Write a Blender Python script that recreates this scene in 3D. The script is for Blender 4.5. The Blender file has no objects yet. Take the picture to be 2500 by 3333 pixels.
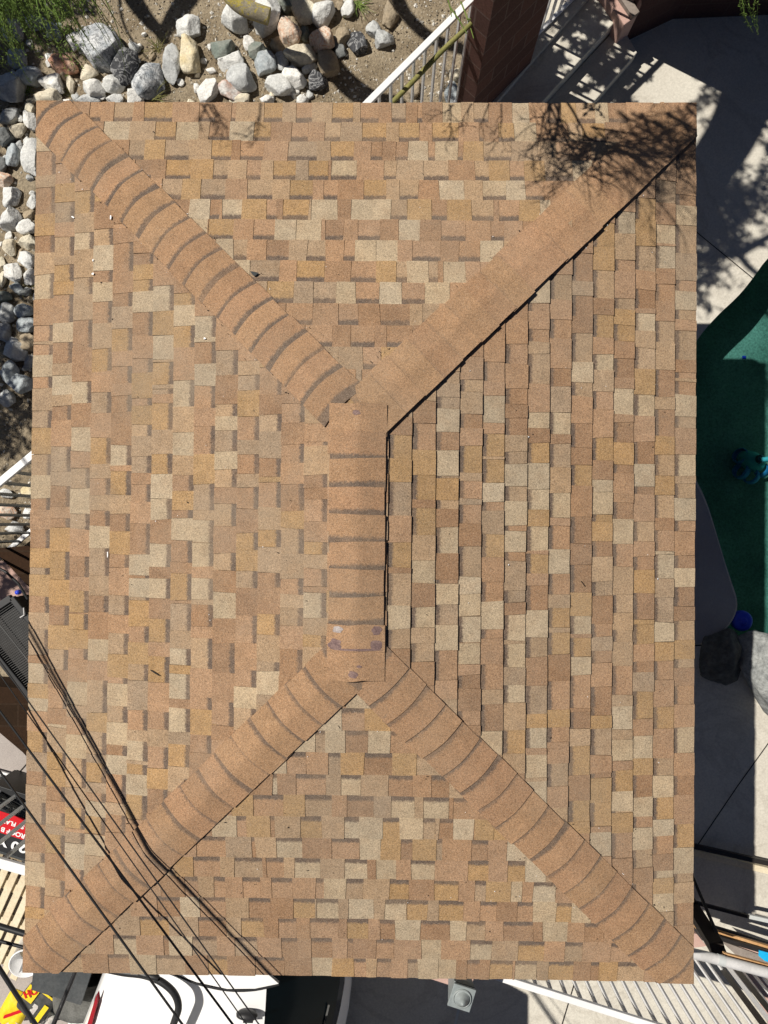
import bpy, bmesh, math, random
from mathutils import Vector, Matrix, Euler, noise
from mathutils.geometry import tessellate_polygon
random.seed(7)
RAD = math.radians
scene = bpy.context.scene

# ------------------------------------------------------------------ camera, light, exposure
H = 2.45                                    # eave above the ground
CAM = Vector((0.2058, 0.0890, 4.8056 + H)); CROT = Euler((0.0141, 0.0120, 0.0094), 'XYZ')
FOC = 2451.5                                # in photo pixels (2500 x 3333)
cam = bpy.data.objects.new('camera', bpy.data.cameras.new('camera')); scene.collection.objects.link(cam)
cam.location = CAM; cam.rotation_euler = CROT
cam.data.sensor_fit = 'HORIZONTAL'; cam.data.sensor_width = 36.0; cam.data.lens = FOC / 2500.0 * 36.0
cam.data.clip_start = 0.05; cam.data.clip_end = 500.0
scene.camera = cam
SUN = Vector((0.6353, -0.3247, -1.0))       # travel of light per metre of drop
SUN_EL = math.atan2(1.0, math.hypot(SUN.x, SUN.y))
world = bpy.data.worlds.new('World'); scene.world = world; world.use_nodes = True
nt = world.node_tree; bg = nt.nodes['Background']
sky = nt.nodes.new('ShaderNodeTexSky'); sky.sky_type = 'NISHITA'; sky.sun_disc = False
sky.sun_elevation = SUN_EL; sky.sun_rotation = math.atan2(-SUN.x, -SUN.y)
sky.air_density = 0.35; sky.dust_density = 0.3; sky.ozone_density = 2.0
nt.links.new(sky.outputs[0], bg.inputs[0]); bg.inputs[1].default_value = 0.05
sl = bpy.data.lights.new('sun', 'SUN'); so = bpy.data.objects.new('sun', sl); scene.collection.objects.link(so)
sl.energy = 5.0; sl.angle = RAD(0.53); sl.color = (1.0, 0.945, 0.86)
so.rotation_euler = SUN.to_track_quat('-Z', 'Y').to_euler(); so.location = (-6, 4, 12)
scene.view_settings.view_transform = 'Standard'; scene.view_settings.look = 'None'
scene.view_settings.exposure = 0.12; scene.view_settings.gamma = 1.0
scene.render.engine = 'CYCLES'
scene.cycles.max_bounces = 6; scene.cycles.transparent_max_bounces = 12
scene.cycles.use_denoising = True

MROT = CROT.to_matrix()
def ray(u, v): return MROT @ Vector(((u - 1250) / FOC, -(v - 1666.5) / FOC, -1))
def at(u, v, z=0.0):
    d = ray(u, v); return CAM + d * ((z - CAM.z) / d.z)
def unshadow(u, v, rise, z0=0.0):           # the point `rise` above the surface whose shadow falls at that spot
    return at(u, v, z0) - SUN * rise

# ------------------------------------------------------------------ object helpers
COL = scene.collection
def tag(o, label=None, cat=None, group=None, kind=None):
    if label: o['label'] = label
    if cat: o['category'] = cat
    if group: o['group'] = group
    if kind: o['kind'] = kind
    return o
def empty(name, loc, label, cat, group=None):
    o = bpy.data.objects.new(name, None); COL.objects.link(o); o.location = loc; o.empty_display_size = .1
    bpy.context.view_layer.update()
    return tag(o, label, cat, group)
class MB:
    def __init__(s): s.v = []; s.f = []; s.c = []; s.uv = []; s.sm = []
    def add(s, pts, faces, col=None, uvs=None, smooth=False):
        b = len(s.v); s.v += [tuple(p) for p in pts]
        for k, f in enumerate(faces):
            s.f.append([b + i for i in f]); s.c.append(col); s.uv.append(uvs[k] if uvs else None); s.sm.append(smooth)
    def box(s, c, size, M=None):
        x, y, z = [q / 2 for q in size]; c = Vector(c)
        p = [Vector((a * x, b * y, d * z)) for a in (-1, 1) for b in (-1, 1) for d in (-1, 1)]
        if M is not None: p = [M @ q for q in p]
        s.add([c + q for q in p], [(0, 1, 3, 2), (4, 6, 7, 5), (0, 4, 5, 1), (2, 3, 7, 6), (0, 2, 6, 4), (1, 5, 7, 3)])
    def bar(s, a, b, w, h, up=Vector((0, 0, 1))):   # rectangular bar from a to b
        a, b = Vector(a), Vector(b); t = (b - a).normalized()
        if abs(t.dot(up)) > .98: up = Vector((0.7, 0.7, 0))
        n = t.cross(up).normalized(); m = n.cross(t)
        p = [q + n * (i * w / 2) + m * (j * h / 2) for q in (a, b) for i, j in ((-1, -1), (1, -1), (1, 1), (-1, 1))]
        s.add(p, [(0, 1, 2, 3), (7, 6, 5, 4), (0, 4, 5, 1), (1, 5, 6, 2), (2, 6, 7, 3), (3, 7, 4, 0)])
    def tube(s, path, radii, n=8, cap=True, smooth=True):
        path = [Vector(p) for p in path]; N = len(path)
        if not hasattr(radii, '__len__'): radii = [radii] * N
        ref = Vector((0, 0, 1)); rings = []
        for i, p in enumerate(path):
            t = (path[min(i + 1, N - 1)] - path[max(i - 1, 0)])
            t = t.normalized() if t.length > 1e-9 else Vector((1, 0, 0))
            r = ref if abs(t.dot(ref)) < .95 else Vector((0, 1, 0))
            a = t.cross(r).normalized(); b = t.cross(a)
            rings.append([p + (a * math.cos(2 * math.pi * k / n) + b * math.sin(2 * math.pi * k / n)) * radii[i] for k in range(n)])
        pts = [q for r in rings for q in r]
        fs = [(i * n + k, i * n + (k + 1) % n, (i + 1) * n + (k + 1) % n, (i + 1) * n + k) for i in range(N - 1) for k in range(n)]
        s.add(pts, fs, smooth=smooth)
        if cap: s.add(rings[0] + rings[-1], [tuple(range(n))[::-1], tuple(range(n, 2 * n))])
    def prism(s, poly, z0, z1):                     # poly: list of (x, y) or Vectors; z per call
        n = len(poly); p = [Vector((q[0], q[1], z0)) for q in poly] + [Vector((q[0], q[1], z1)) for q in poly]
        s.add(p, [tuple(range(n))[::-1], tuple(range(n, 2 * n))] + [(i, (i + 1) % n, n + (i + 1) % n, n + i) for i in range(n)])
    def lathe(s, prof, n=24, M=None, c=(0, 0, 0), smooth=True):
        c = Vector(c); pts = []
        for r, z in prof:
            for k in range(n):
                q = Vector((r * math.cos(2 * math.pi * k / n), r * math.sin(2 * math.pi * k / n), z))
                pts.append(c + (M @ q if M is not None else q))
        fs = [(i * n + k, i * n + (k + 1) % n, (i + 1) * n + (k + 1) % n, (i + 1) * n + k) for i in range(len(prof) - 1) for k in range(n)]
        s.add(pts, fs, smooth=smooth)
    def build(s, name, m, parent=None, bevel=0, origin=None):
        me = bpy.data.meshes.new(name)
        o = bpy.data.objects.new(name, me); COL.objects.link(o)
        base = parent.matrix_world.translation if parent else (Vector(origin) if origin is not None else None)
        if base is None:
            base = Vector((sum(v[0] for v in s.v) / len(s.v), sum(v[1] for v in s.v) / len(s.v), min(v[2] for v in s.v)))
        me.from_pydata([tuple(Vector(v) - base) for v in s.v], [], s.f)
        if parent: o.parent = parent
        else: o.location = base
        if any(c is not None for c in s.c):
            ca = me.color_attributes.new('tab', 'FLOAT_COLOR', 'CORNER'); i = 0
            for f, c in zip(s.f, s.c):
                for _ in f: ca.data[i].color = c or (.3, .2, .1, 0); i += 1
        if any(u is not None for u in s.uv):
            ul = me.uv_layers.new(name='UVMap'); i = 0
            for f, u in zip(s.f, s.uv):
                for k in range(len(f)): ul.data[i].uv = u[k] if u else (0, 0); i += 1
        for p, sm in zip(me.polygons, s.sm): p.use_smooth = sm
        me.materials.append(m); me.update(); me.validate()
        if bevel:
            bv = o.modifiers.new('bevel', 'BEVEL'); bv.width = bevel; bv.segments = 2; bv.limit_method = 'ANGLE'
        return o
def sheet(name, outer, holes, z, m, kind='structure'):
    mb = MB(); polys = [[Vector((p[0], p[1], 0)) for p in outer]] + [[Vector((p[0], p[1], 0)) for p in h] for h in holes]
    pts = [Vector((p.x, p.y, z)) for q in polys for p in q]
    fs = []
    for t in tessellate_polygon(polys):
        a, b, c = [pts[i] for i in t]
        fs.append(tuple(t) if (b - a).cross(c - a).z > 0 else tuple(reversed(t)))
    mb.add(pts, fs); o = mb.build(name, m, origin=(0, 0, 0)); return tag(o, kind=kind)

# ------------------------------------------------------------------ materials
def lin(r, g, b):
    f = lambda c: (c / 255 / 12.92) if c / 255 <= .04045 else ((c / 255 + .055) / 1.055) ** 2.4
    return (f(r), f(g), f(b))
def rgba(c): return (c[0], c[1], c[2], 1)
def newmat(name, rough=.8, metal=0, spec=.3):
    m = bpy.data.materials.new(name); m.use_nodes = True; n = m.node_tree.nodes
    b = n['Principled BSDF']; b.inputs['Roughness'].default_value = rough; b.inputs['Metallic'].default_value = metal
    b.inputs['Specular IOR Level'].default_value = spec
    return m, m.node_tree, b
def N(t, typ, **kw):
    n = t.nodes.new(typ)
    for k, v in kw.items():
        if k in n.inputs.keys(): n.inputs[k].default_value = v
        else: setattr(n, k, v)
    return n
def noise_n(t, vec, scale, detail=3, rough=.55, dist=0):
    n = t.nodes.new('ShaderNodeTexNoise'); n.inputs['Scale'].default_value = scale; n.inputs['Detail'].default_value = detail
    n.inputs['Roughness'].default_value = rough; n.inputs['Distortion'].default_value = dist; t.links.new(vec, n.inputs['Vector']); return n
def ramp(t, fac, stops):
    r = t.nodes.new('ShaderNodeValToRGB'); t.links.new(fac, r.inputs[0]); e = r.color_ramp.elements
    while len(e) < len(stops): e.new(.5)
    for q, (p, c) in zip(e, stops): q.position = p; q.color = rgba(c) if hasattr(c, '__len__') else (c, c, c, 1)
    return r
def mix(t, typ, fac, a, b):
    m = t.nodes.new('ShaderNodeMix'); m.data_type = 'RGBA'; m.blend_type = typ
    for s, v in ((0, fac), (6, a), (7, b)):
        if hasattr(v, 'is_output'): t.links.new(v, m.inputs[s])
        else: m.inputs[s].default_value = v if s == 0 else rgba(v)
    return m.outputs[2]
def bump(t, b, h, strength=.3, dist=.01):
    n = t.nodes.new('ShaderNodeBump'); n.inputs['Strength'].default_value = strength; n.inputs['Distance'].default_value = dist
    t.links.new(h, n.inputs['Height']); t.links.new(n.outputs[0], b.inputs['Normal'])
def surf(name, col, col2=None, scale=6, fine=90, famt=.25, rough=.85, bumps=.25, bdist=.004, metal=0, spec=.25, vein=None):
    """blotchy two-tone surface with fine grain, in object space, shifted per object"""
    m, t, b = newmat(name, rough, metal, spec)
    tc = t.nodes.new('ShaderNodeTexCoord'); oi = t.nodes.new('ShaderNodeObjectInfo')
    va = N(t, 'ShaderNodeVectorMath', operation='MULTIPLY_ADD'); t.links.new(oi.outputs['Random'], va.inputs[0])
    va.inputs[1].default_value = (37, 53, 71); t.links.new(tc.outputs['Object'], va.inputs[2]); vec = va.outputs[0]
    n1 = noise_n(t, vec, scale, 4); n2 = noise_n(t, vec, fine, 3, .7)
    c = mix(t, 'MIX', ramp(t, n1.outputs[0], [(.36, 0), (.66, 1)]).outputs[0], col, col2 or col)
    if vein:
        nv = noise_n(t, vec, vein[0], 5, .6, 1.2)
        c = mix(t, 'MIX', ramp(t, nv.outputs[0], [(.46, 0), (.5, vein[2]), (.54, 0)]).outputs[0], c, vein[1])
    g = ramp(t, n2.outputs[0], [(.25, 1 - famt), (.75, 1 + famt)])
    c = mix(t, 'MULTIPLY', 1.0, c, g.outputs[0])
    t.links.new(c, b.inputs['Base Color'])
    if bumps: bump(t, b, n2.outputs[0], bumps, bdist)
    return m

# asphalt shingle: colour of each tab from the mesh, printed dark band on the upper end of base tabs, stone granules
def shingle_mat(name, grime):
    m, t, b = newmat(name, .95, 0, .1)
    at_ = t.nodes.new('ShaderNodeAttribute'); at_.attribute_name = 'tab'
    uv = t.nodes.new('ShaderNodeUVMap'); uv.uv_map = 'UVMap'
    sx = t.nodes.new('ShaderNodeSeparateXYZ'); t.links.new(uv.outputs[0], sx.inputs[0])
    tc = t.nodes.new('ShaderNodeTexCoord'); vec = tc.outputs['Object']
    g1 = noise_n(t, vec, 105, 2, .8); g2 = noise_n(t, vec, 260, 1, .5); g3 = noise_n(t, vec, 420, 0)
    big = noise_n(t, vec, 1.6, 4, .6); mid = noise_n(t, vec, 14, 3, .6); edge = noise_n(t, vec, 60, 2, .6)
    # band
    ad = N(t, 'ShaderNodeMath', operation='MULTIPLY_ADD'); t.links.new(edge.outputs[0], ad.inputs[0]); ad.inputs[1].default_value = .22
    t.links.new(sx.outputs['Y'], ad.inputs[2])
    br = ramp(t, ad.outputs[0], [(.82, 0), (.92, 1)])
    bm = N(t, 'ShaderNodeMath', operation='MULTIPLY'); t.links.new(br.outputs[0], bm.inputs[0]); t.links.new(at_.outputs['Alpha'], bm.inputs[1])
    c = mix(t, 'MIX', bm.outputs[0], at_.outputs['Color'], (.128, .094, .074))
    bl = noise_n(t, vec, 9, 4, .65); c = mix(t, 'MIX', ramp(t, bl.outputs[0], [(.45, 0), (.72, .32)]).outputs[0], c, (.33, .208, .118))
    c = mix(t, 'MULTIPLY', .9, c, ramp(t, g1.outputs[0], [(.27, (.56, .55, .55)), (.5, (1, 1, 1)), (.76, (1.34, 1.32, 1.26))]).outputs[0])
    c = mix(t, 'MULTIPLY', .9, c, ramp(t, g2.outputs[0], [(.3, .62), (.72, 1.34)]).outputs[0])
    c = mix(t, 'MULTIPLY', .8, c, ramp(t, mid.outputs[0], [(.3, .88), (.7, 1.10)]).outputs[0])
    st = noise_n(t, vec, 3.3, 5, .7, .6); c = mix(t, 'MULTIPLY', 1.0, c, ramp(t, st.outputs[0], [(.30, .90), (.5, 1.0), (.68, 1.06)]).outputs[0])
    bald = noise_n(t, vec, 24, 4, .75); c = mix(t, 'MIX', ramp(t, bald.outputs[0], [(.66, 0), (.74, .45)]).outputs[0], c, (.17, .135, .105))
    c = mix(t, 'MIX', ramp(t, big.outputs[0], [(.45, 0), (.75, grime)]).outputs[0], c, (.255, .208, .155))
    c = mix(t, 'MIX', ramp(t, g3.outputs[0], [(.70, 0), (.74, .6)]).outputs[0], c, (.55, .47, .36))
    t.links.new(c, b.inputs['Base Color']); bump(t, b, g1.outputs[0], .5, .004)
    return m
SH = shingle_mat('shingle_granules', .30); SHL = shingle_mat('shingle_granules_weathered', .50)
M = {}
M['deck'] = surf('roof_underlay', (.03, .026, .024), famt=.2)
M['wood_trim'] = surf('painted_trim', (.19, .13, .09), (.15, .1, .07), 4)
M['soffit'] = surf('soffit_board', (.42, .36, .3), famt=.1)
M['soil'] = surf('dry_soil', (.21, .165, .108), (.345, .285, .20), 3.0, 55, .5, .95, .8, .025)
M['gravel'] = surf('gravel_stone', (.36, .30, .22), (.5, .46, .38), 5, 60, .3)
M['concrete'] = surf('pale_concrete', (.53, .495, .425), (.59, .56, .485), 1.3, 55, .16, .9, .3, .003, vein=(1.1, (.42, .385, .325), .5))
M['concrete_grey'] = surf('grey_concrete', (.36, .32, .295), (.42, .38, .35), 2, 120, .2, .9, .3, .003)
M['coping'] = surf('coping_concrete', (.30, .28, .27), (.36, .34, .32), 2, 80, .12, .85, .2, .003)
M['pink'] = surf('pink_concrete', (.46, .30, .25), (.52, .36, .31), 3, 90, .15)
M['white'] = surf('white_paint', (.80, .80, .80), (.74, .74, .74), 3, 40, .04, .4, 0, spec=.4)
M['greywhite'] = surf('greyed_white_paint', (.55, .57, .56), (.48, .5, .49), 3, 60, .08, .5, 0)
M['black'] = surf('black_plastic', (.012, .013, .014), (.02, .02, .022), 5, 60, .2, .45, 0, spec=.4)
M['blackm'] = surf('black_painted_metal', (.014, .013, .013), (.022, .018, .016), 5, 60, .2, .5, 0, spec=.4)
M['cable'] = surf('black_cable', (.014, .015, .016), (.02, .021, .022), 2, 40, .1, .5, 0, spec=.4)
M['slat'] = surf('pale_metal_slat', (.11, .11, .108), (.08, .08, .078), 6, 60, .1, .4, 0, .6)
M['darkwood'] = surf('dark_stained_wood', (.022, .016, .012), (.035, .025, .018), 5, 50, .3, .7, .3)
M['palletwood'] = surf('pale_pine', (.62, .52, .36), (.70, .62, .46), 3, 40, .15, .8, .2)
M['rawwood'] = surf('orange_pine', (.50, .27, .11), (.58, .36, .18), 3, 40, .2, .8, .2)
M['greywood'] = surf('weathered_grey_wood', (.20, .165, .14), (.27, .23, .20), 3, 50, .2, .85, .3)
M['pipe'] = surf('galvanised_pipe', (.62, .61, .60), (.50, .49, .48), 4, 60, .1, .28, 0, .95)
M['greymetal'] = surf('grey_painted_metal', (.22, .25, .255), (.27, .30, .30), 5, 60, .12, .45, .1, spec=.5)
M['slate'] = surf('dark_board', (.040, .045, .048), (.062, .066, .068), 4, 40, .25, .8, .2)
M['bark'] = surf('green_bark', (.17, .165, .05), (.24, .22, .075), 8, 60, .3, .7, .4)
M['logbark'] = surf('grey_bark', (.22, .19, .13), (.30, .27, .2), 9, 70, .35, .85, .6, .008, vein=(7, (.40, .32, .03), .9))
M['logend'] = surf('cut_wood', (.33, .31, .13), (.42, .40, .2), 14, 60, .2)
M['bluefloat'] = surf('blue_plastic', (.02, .045, .50), (.025, .055, .56), 4, 40, .05, .4, 0, spec=.4)
M['cleaner'] = surf('turquoise_plastic', (.10, .50, .50), (.13, .55, .5), 4, 40, .08, .4, 0)
M['cleaner_rim'] = surf('blue_rim_plastic', (.06, .28, .62), (.07, .3, .6), 4, 40, .08, .4, 0)
M['cleaner_dark'] = surf('dark_wheel_face', (.05, .10, .10), (.06, .12, .11), 4, 40, .1, .6, 0)
M['hose'] = surf('cyan_hose', (.30, .80, .84), (.25, .75, .8), 4, 40, .06, .4, 0)
M['red'] = surf('red_plastic', (.30, .008, .016), (.22, .006, .012), 4, 40, .1, .25, 0, spec=.6)
M['redband'] = surf('red_print', (.55, .012, .02), (.5, .015, .02), 4, 40, .06, .4, 0)
M['yellow'] = surf('yellow_print', (.75, .58, .02), (.7, .5, .03), 9, 50, .1, .5, .3)
M['bagdark'] = surf('dark_print', (.045, .05, .05), (.08, .075, .07), 9, 50, .3, .6, .3)
M['bagpale'] = surf('crumpled_plastic', (.55, .53, .5), (.35, .30, .26), 14, 40, .2, .45, .5, .02)
M['orangeclay'] = surf('terracotta', (.42, .17, .07), (.5, .22, .1), 6, 60, .2)
M['teal'] = surf('teal_plastic', (.10, .62, .55), famt=.05, rough=.4)
M['tape'] = surf('blue_tape', (.01, .38, .72), (.015, .42, .75), 8, 40, .05, .5, 0)
M['tyre'] = surf('dusty_rubber', (.095, .095, .088), (.14, .14, .13), 9, 60, .3, .9, .5)
M['carpaint'] = surf('white_car_paint', (.83, .83, .82), (.80, .80, .80), 2, 20, .01, .22, 0, spec=.5)
M['feather'] = surf('white_scrap', (.85, .85, .85), famt=.05)
M['rust'] = surf('worn_asphalt', (.155, .10, .095), (.23, .155, .135), 30, 120, .4)
M['wornpale'] = surf('bared_fibre', (.40, .36, .34), (.27, .21, .19), 40, 120, .4)
M['leaf'] = surf('feathery_leaf', (.095, .165, .030), (.17, .23, .05), 5, 30, .25, .7, 0)
M['dryleaf'] = surf('dry_grass', (.22, .19, .08), (.15, .16, .05), 5, 30, .25, .8, 0)
def glass_mat():
    m, t, b = newmat('dark_glass', .08, 0, .03); b.inputs['Base Color'].default_value = (.005, .014, .020, 1); return m
M['glass'] = glass_mat()
def brick_mat(name, c1, c2, mortar, scale=1.0, rot=0):
    m, t, b = newmat(name, .9, 0, .15); tc = t.nodes.new('ShaderNodeTexCoord')
    uv = t.nodes.new('ShaderNodeUVMap'); uv.uv_map = 'UVMap'
    br = t.nodes.new('ShaderNodeTexBrick'); t.links.new(uv.outputs[0], br.inputs['Vector'])
    br.inputs['Scale'].default_value = scale; br.inputs['Brick Width'].default_value = .40; br.inputs['Row Height'].default_value = .20
    br.inputs['Mortar Size'].default_value = .008; br.inputs['Color1'].default_value = rgba(c1); br.inputs['Color2'].default_value = rgba(c2); br.inputs['Mortar'].default_value = rgba(mortar)
    n = noise_n(t, tc.outputs['Object'], 60, 3, .7)
    c = mix(t, 'MULTIPLY', 1.0, br.outputs[0], ramp(t, n.outputs[0], [(.25, .7), (.75, 1.3)]).outputs[0])
    t.links.new(c, b.inputs['Base Color']); bump(t, b, br.outputs['Fac'], -.6, .01); return m
M['brick_maroon'] = brick_mat('maroon_brick', (.080, .044, .038), (.115, .058, .047), (.135, .092, .08))
M['brick_house'] = brick_mat('dark_red_brick', (.05, .028, .027), (.065, .034, .032), (.06, .04, .037))
M['brick_brown'] = brick_mat('brown_brick', (.12, .06, .03), (.16, .08, .04), (.13, .08, .05))
def brick_box(mb, poly, z0, z1):                    # vertical faces with running-bond UVs, plus a top
    n = len(poly); run = 0
    for i in range(n):
        a, b = Vector((poly[i][0], poly[i][1], 0)), Vector((poly[(i + 1) % n][0], poly[(i + 1) % n][1], 0)); L = (b - a).length
        p = [(a.x, a.y, z0), (b.x, b.y, z0), (b.x, b.y, z1), (a.x, a.y, z1)]
        mb.add(p, [(0, 1, 2, 3)], uvs=[[(run, z0), (run + L, z0), (run + L, z1), (run, z1)]]); run += L
    mb.add([(q[0], q[1], z1) for q in poly], [tuple(range(n))], uvs=[[(q[0], q[1]) for q in poly]])
def water_mat():
    m = bpy.data.materials.new('pool_water'); m.use_nodes = True; t = m.node_tree; t.nodes.remove(t.nodes['Principled BSDF'])
    out = t.nodes['Material Output']; tr = t.nodes.new('ShaderNodeBsdfTransparent'); tr.inputs[0].default_value = (.35, .58, .62, 1)
    gl = t.nodes.new('ShaderNodeBsdfGlossy'); gl.inputs['Roughness'].default_value = .03
    fr = t.nodes.new('ShaderNodeFresnel'); fr.inputs[0].default_value = 1.33
    tc = t.nodes.new('ShaderNodeTexCoord'); n = noise_n(t, tc.outputs['Object'], 5, 2)
    bp = t.nodes.new('ShaderNodeBump'); bp.inputs['Strength'].default_value = .12; bp.inputs['Distance'].default_value = .02
    t.links.new(n.outputs[0], bp.inputs['Height']); t.links.new(bp.outputs[0], gl.inputs['Normal']); t.links.new(bp.outputs[0], fr.inputs['Normal'])
    mx = t.nodes.new('ShaderNodeMixShader'); t.links.new(fr.outputs[0], mx.inputs[0]); t.links.new(tr.outputs[0], mx.inputs[1]); t.links.new(gl.outputs[0], mx.inputs[2])
    t.links.new(mx.outputs[0], out.inputs['Surface']); return m
M['water'] = water_mat()
M['plaster'] = surf('pool_plaster', (.22, .28, .20), (.40, .46, .34), 1.8, 45, .45, .9, .2)

# ------------------------------------------------------------------ the ground, patio and pool
def P2(u, v, z=0): p = at(u, v, z); return (p.x, p.y)
def smooth_poly(pts, it=2):
    for _ in range(it):
        q = []
        for i in range(len(pts)):
            a, b = pts[i], pts[(i + 1) % len(pts)]
            q += [(a[0] * .75 + b[0] * .25, a[1] * .75 + b[1] * .25), (a[0] * .25 + b[0] * .75, a[1] * .25 + b[1] * .75)]
        pts = q
    return pts
pool_px = [(2620, 740), (2500, 835), (2450, 907), (2403, 965), (2331, 1030), (2262, 1112), (2215, 1220), (2210, 1420), (2258, 1546), (2297, 1622),
           (2325, 1710), (2351, 1800), (2378, 1885), (2405, 1962), (2388, 2020), (2340, 2072), (2330, 2130), (2400, 2180), (2600, 2200), (3000, 2100), (3100, 1500), (3000, 800), (2800, 700)]
pool = smooth_poly([P2(u, v) for u, v in pool_px], 2)
GZ = -0.012
sheet('ground', [(-90, -90), (90, -90), (90, 90), (-90, 90)], [pool], GZ, M['soil'])
patio = [(-2.95, -9), (9, -9), (9, 5.6), (1.25, 5.6), (1.05, 4.2), (1.0, 2.3), (-1.7, 2.3), (-1.7, -2.2), (-2.3, -3.1)]
sheet('patio', patio, [pool], 0.0, M['concrete'])
wl = MB(); n = len(pool)
wl.add([Vector((p[0], p[1], z)) for z in (0.0, -.62) for p in pool], [(i, (i + 1) % n, n + (i + 1) % n, n + i) for i in range(n)], smooth=True)
tag(wl.build('pool_wall', M['plaster']), kind='structure')
sheet('pool_floor', [(1.8, -3.2), (9, -3.2), (9, 4.6), (1.8, 4.6)], [], -.62, M['plaster'])
sheet('pool_water', pool, [], -.09, M['water'])
# peninsula of smoother coping beside the pool
cop = smooth_poly([P2(u, v) for u, v in [(2170, 1480), (2255, 1560), (2294, 1630), (2321, 1712), (2347, 1800), (2374, 1890), (2398, 1962), (2384, 2016), (2338, 2066), (2290, 2096), (2170, 2098)]], 1)
sheet('pool_coping', cop, [], .004, M['coping'])
# joints in the concrete, as thin dark inlaid strips
def strip_px(name, pts, wpx, z, m):
    mb = MB(); q = [at(u, v, z) for u, v in pts]
    w = wpx / FOC * (CAM.z - z) / 2
    for a, b in zip(q[:-1], q[1:]):
        t = (b - a).normalized(); nn = Vector((-t.y, t.x, 0)) * w
        mb.add([a - nn, b - nn, b + nn, a + nn], [(0, 1, 2, 3)])
    return tag(mb.build(name, m), kind='structure')
strip_px('concrete_joint', [(2220, 2825), (2270, 2752), (2400, 2560), (2540, 2365)], 3.5, .004, M['deck'])
strip_px('concrete_joint', [(2200, 2102), (2300, 2100)], 4, .008, M['deck'])
strip_px('concrete_joint', [(2200, 700), (2450, 905)], 3, .004, M['deck'])
strip_px('concrete_joint', [(1870, 3200), (1810, 3400)], 4, .004, M['deck'])
walk = [P2(*p) for p in [(-500, 2050), (0, 2374), (40, 2410), (95, 2470), (300, 2640), (300, 2760), (-500, 2560)]]
sheet('sidewalk', walk, [], .006, M['concrete_grey'])
strip_px('sidewalk_joint', [(48, 2530), (100, 2472), (160, 2410)], 4, .010, M['deck'])
sheet('pink_pavement', [P2(*p) for p in [(-400, 1700), (-40, 1802), (60, 1850), (130, 1960), (160, 2040), (-400, 2060)]], [], .006, M['pink'])
sheet('driveway', [P2(*p) for p in [(-600, 2795), (300, 2830), (420, 3150), (420, 3800), (-600, 3800)]], [], .008, M['concrete_grey'])
sheet('pink_step', [P2(*p) for p in [(2395, 3060), (2700, 3100), (2700, 3600), (2560, 3500)]], [], .010, M['pink'])

# gravel and litter: loose bits nobody could count
M['gravel_dark'] = surf('gravel_dark', (.16, .12, .08), (.10, .085, .065), 5, 60, .3)
M['gravel_pale'] = surf('gravel_pale', (.58, .55, .48), (.66, .64, .6), 5, 60, .2)
def gravel(name, m, count, sizes, label, seed):
    mb = MB(); r = random.Random(seed)
    for _ in range(count):
        if r.random() < .72: u, v = r.uniform(-40, 1560), r.uniform(-60, 430)
        else: u, v = r.uniform(-60, 150), r.uniform(300, 1760)
        if noise.noise(Vector((u * .006, v * .006, seed))) < r.uniform(-.5, .25): continue
        c = at(u, v, GZ); s = r.choice(sizes); a = r.random() * 6.3
        p = [c + Vector((math.cos(a + k * 1.57) * s * r.uniform(.7, 1.3), math.sin(a + k * 1.57) * s * r.uniform(.6, 1.3), r.uniform(-.3, .5) * s)) for k in range(4)]
        p += [c + Vector((0, 0, s * .9))]
        mb.add(p, [(0, 1, 4), (1, 2, 4), (2, 3, 4), (3, 0, 4)])
    return tag(mb.build(name, M[m], origin=(0, 0, 0)), label, 'gravel', kind='stuff')
gravel('gravel', 'gravel', 5200, (.005, .006, .008, .008, .011, .016), 'loose tan gravel scattered over the dry soil', 1)
gravel('gravel', 'gravel_pale', 2200, (.004, .006, .008, .012, .02), 'pale stone chips scattered between the garden rocks', 2)
gravel('litter', 'gravel_dark', 4200, (.005, .007, .009, .013), 'dark crumbs and litter scattered over the dry soil', 3)

# ------------------------------------------------------------------ the hip roofed pavilion
W, L, S, EXP = 4.2225, 5.5614, .2407, .1425
CO = 1 / math.sqrt(1 + S * S)
roof = empty('roofed_pavilion', (0, 0, 0), 'hip roofed pavilion covered in tan and brown asphalt shingles, filling the middle', 'building')
class Slope:                                # u along the eave, s up the slope
    def __init__(g, name, o, U, D, ulen, first):
        g.name, g.o, g.U, g.D, g.half, g.first = name, Vector(o), Vector(U), Vector(D), ulen / 2, first
        g.n = (Vector((0, 0, 1)) - g.D * S).normalized()
    def P(g, u, s, lift=0): return g.o + g.U * u + g.D * (s * CO) + Vector((0, 0, s * CO * S)) + g.n * lift
    def inv(g, px):                         # photo pixel -> (u, s)
        d = ray(*px); c = (g.o - CAM).dot(g.n) / d.dot(g.n); q = CAM + d * c - g.o
        return q.dot(g.U), q.dot(g.D) / CO
SL = {'L': Slope('L', (-W / 2, 0, H), (0, -1, 0), (1, 0, 0), L, .143), 'R': Slope('R', (W / 2, 0, H), (0, 1, 0), (-1, 0, 0), L, .1428),
      'T': Slope('T', (0, L / 2, H), (-1, 0, 0), (0, -1, 0), W, .1461), 'B': Slope('B', (0, -L / 2, H), (1, 0, 0), (0, 1, 0), W, .139)}
def which(px):
    p = at(px[0], px[1], H + .2)
    d = {'L': p.x + W / 2, 'R': W / 2 - p.x, 'T': L / 2 - p.y, 'B': p.y + L / 2}
    return min(d, key=d.get)
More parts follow.
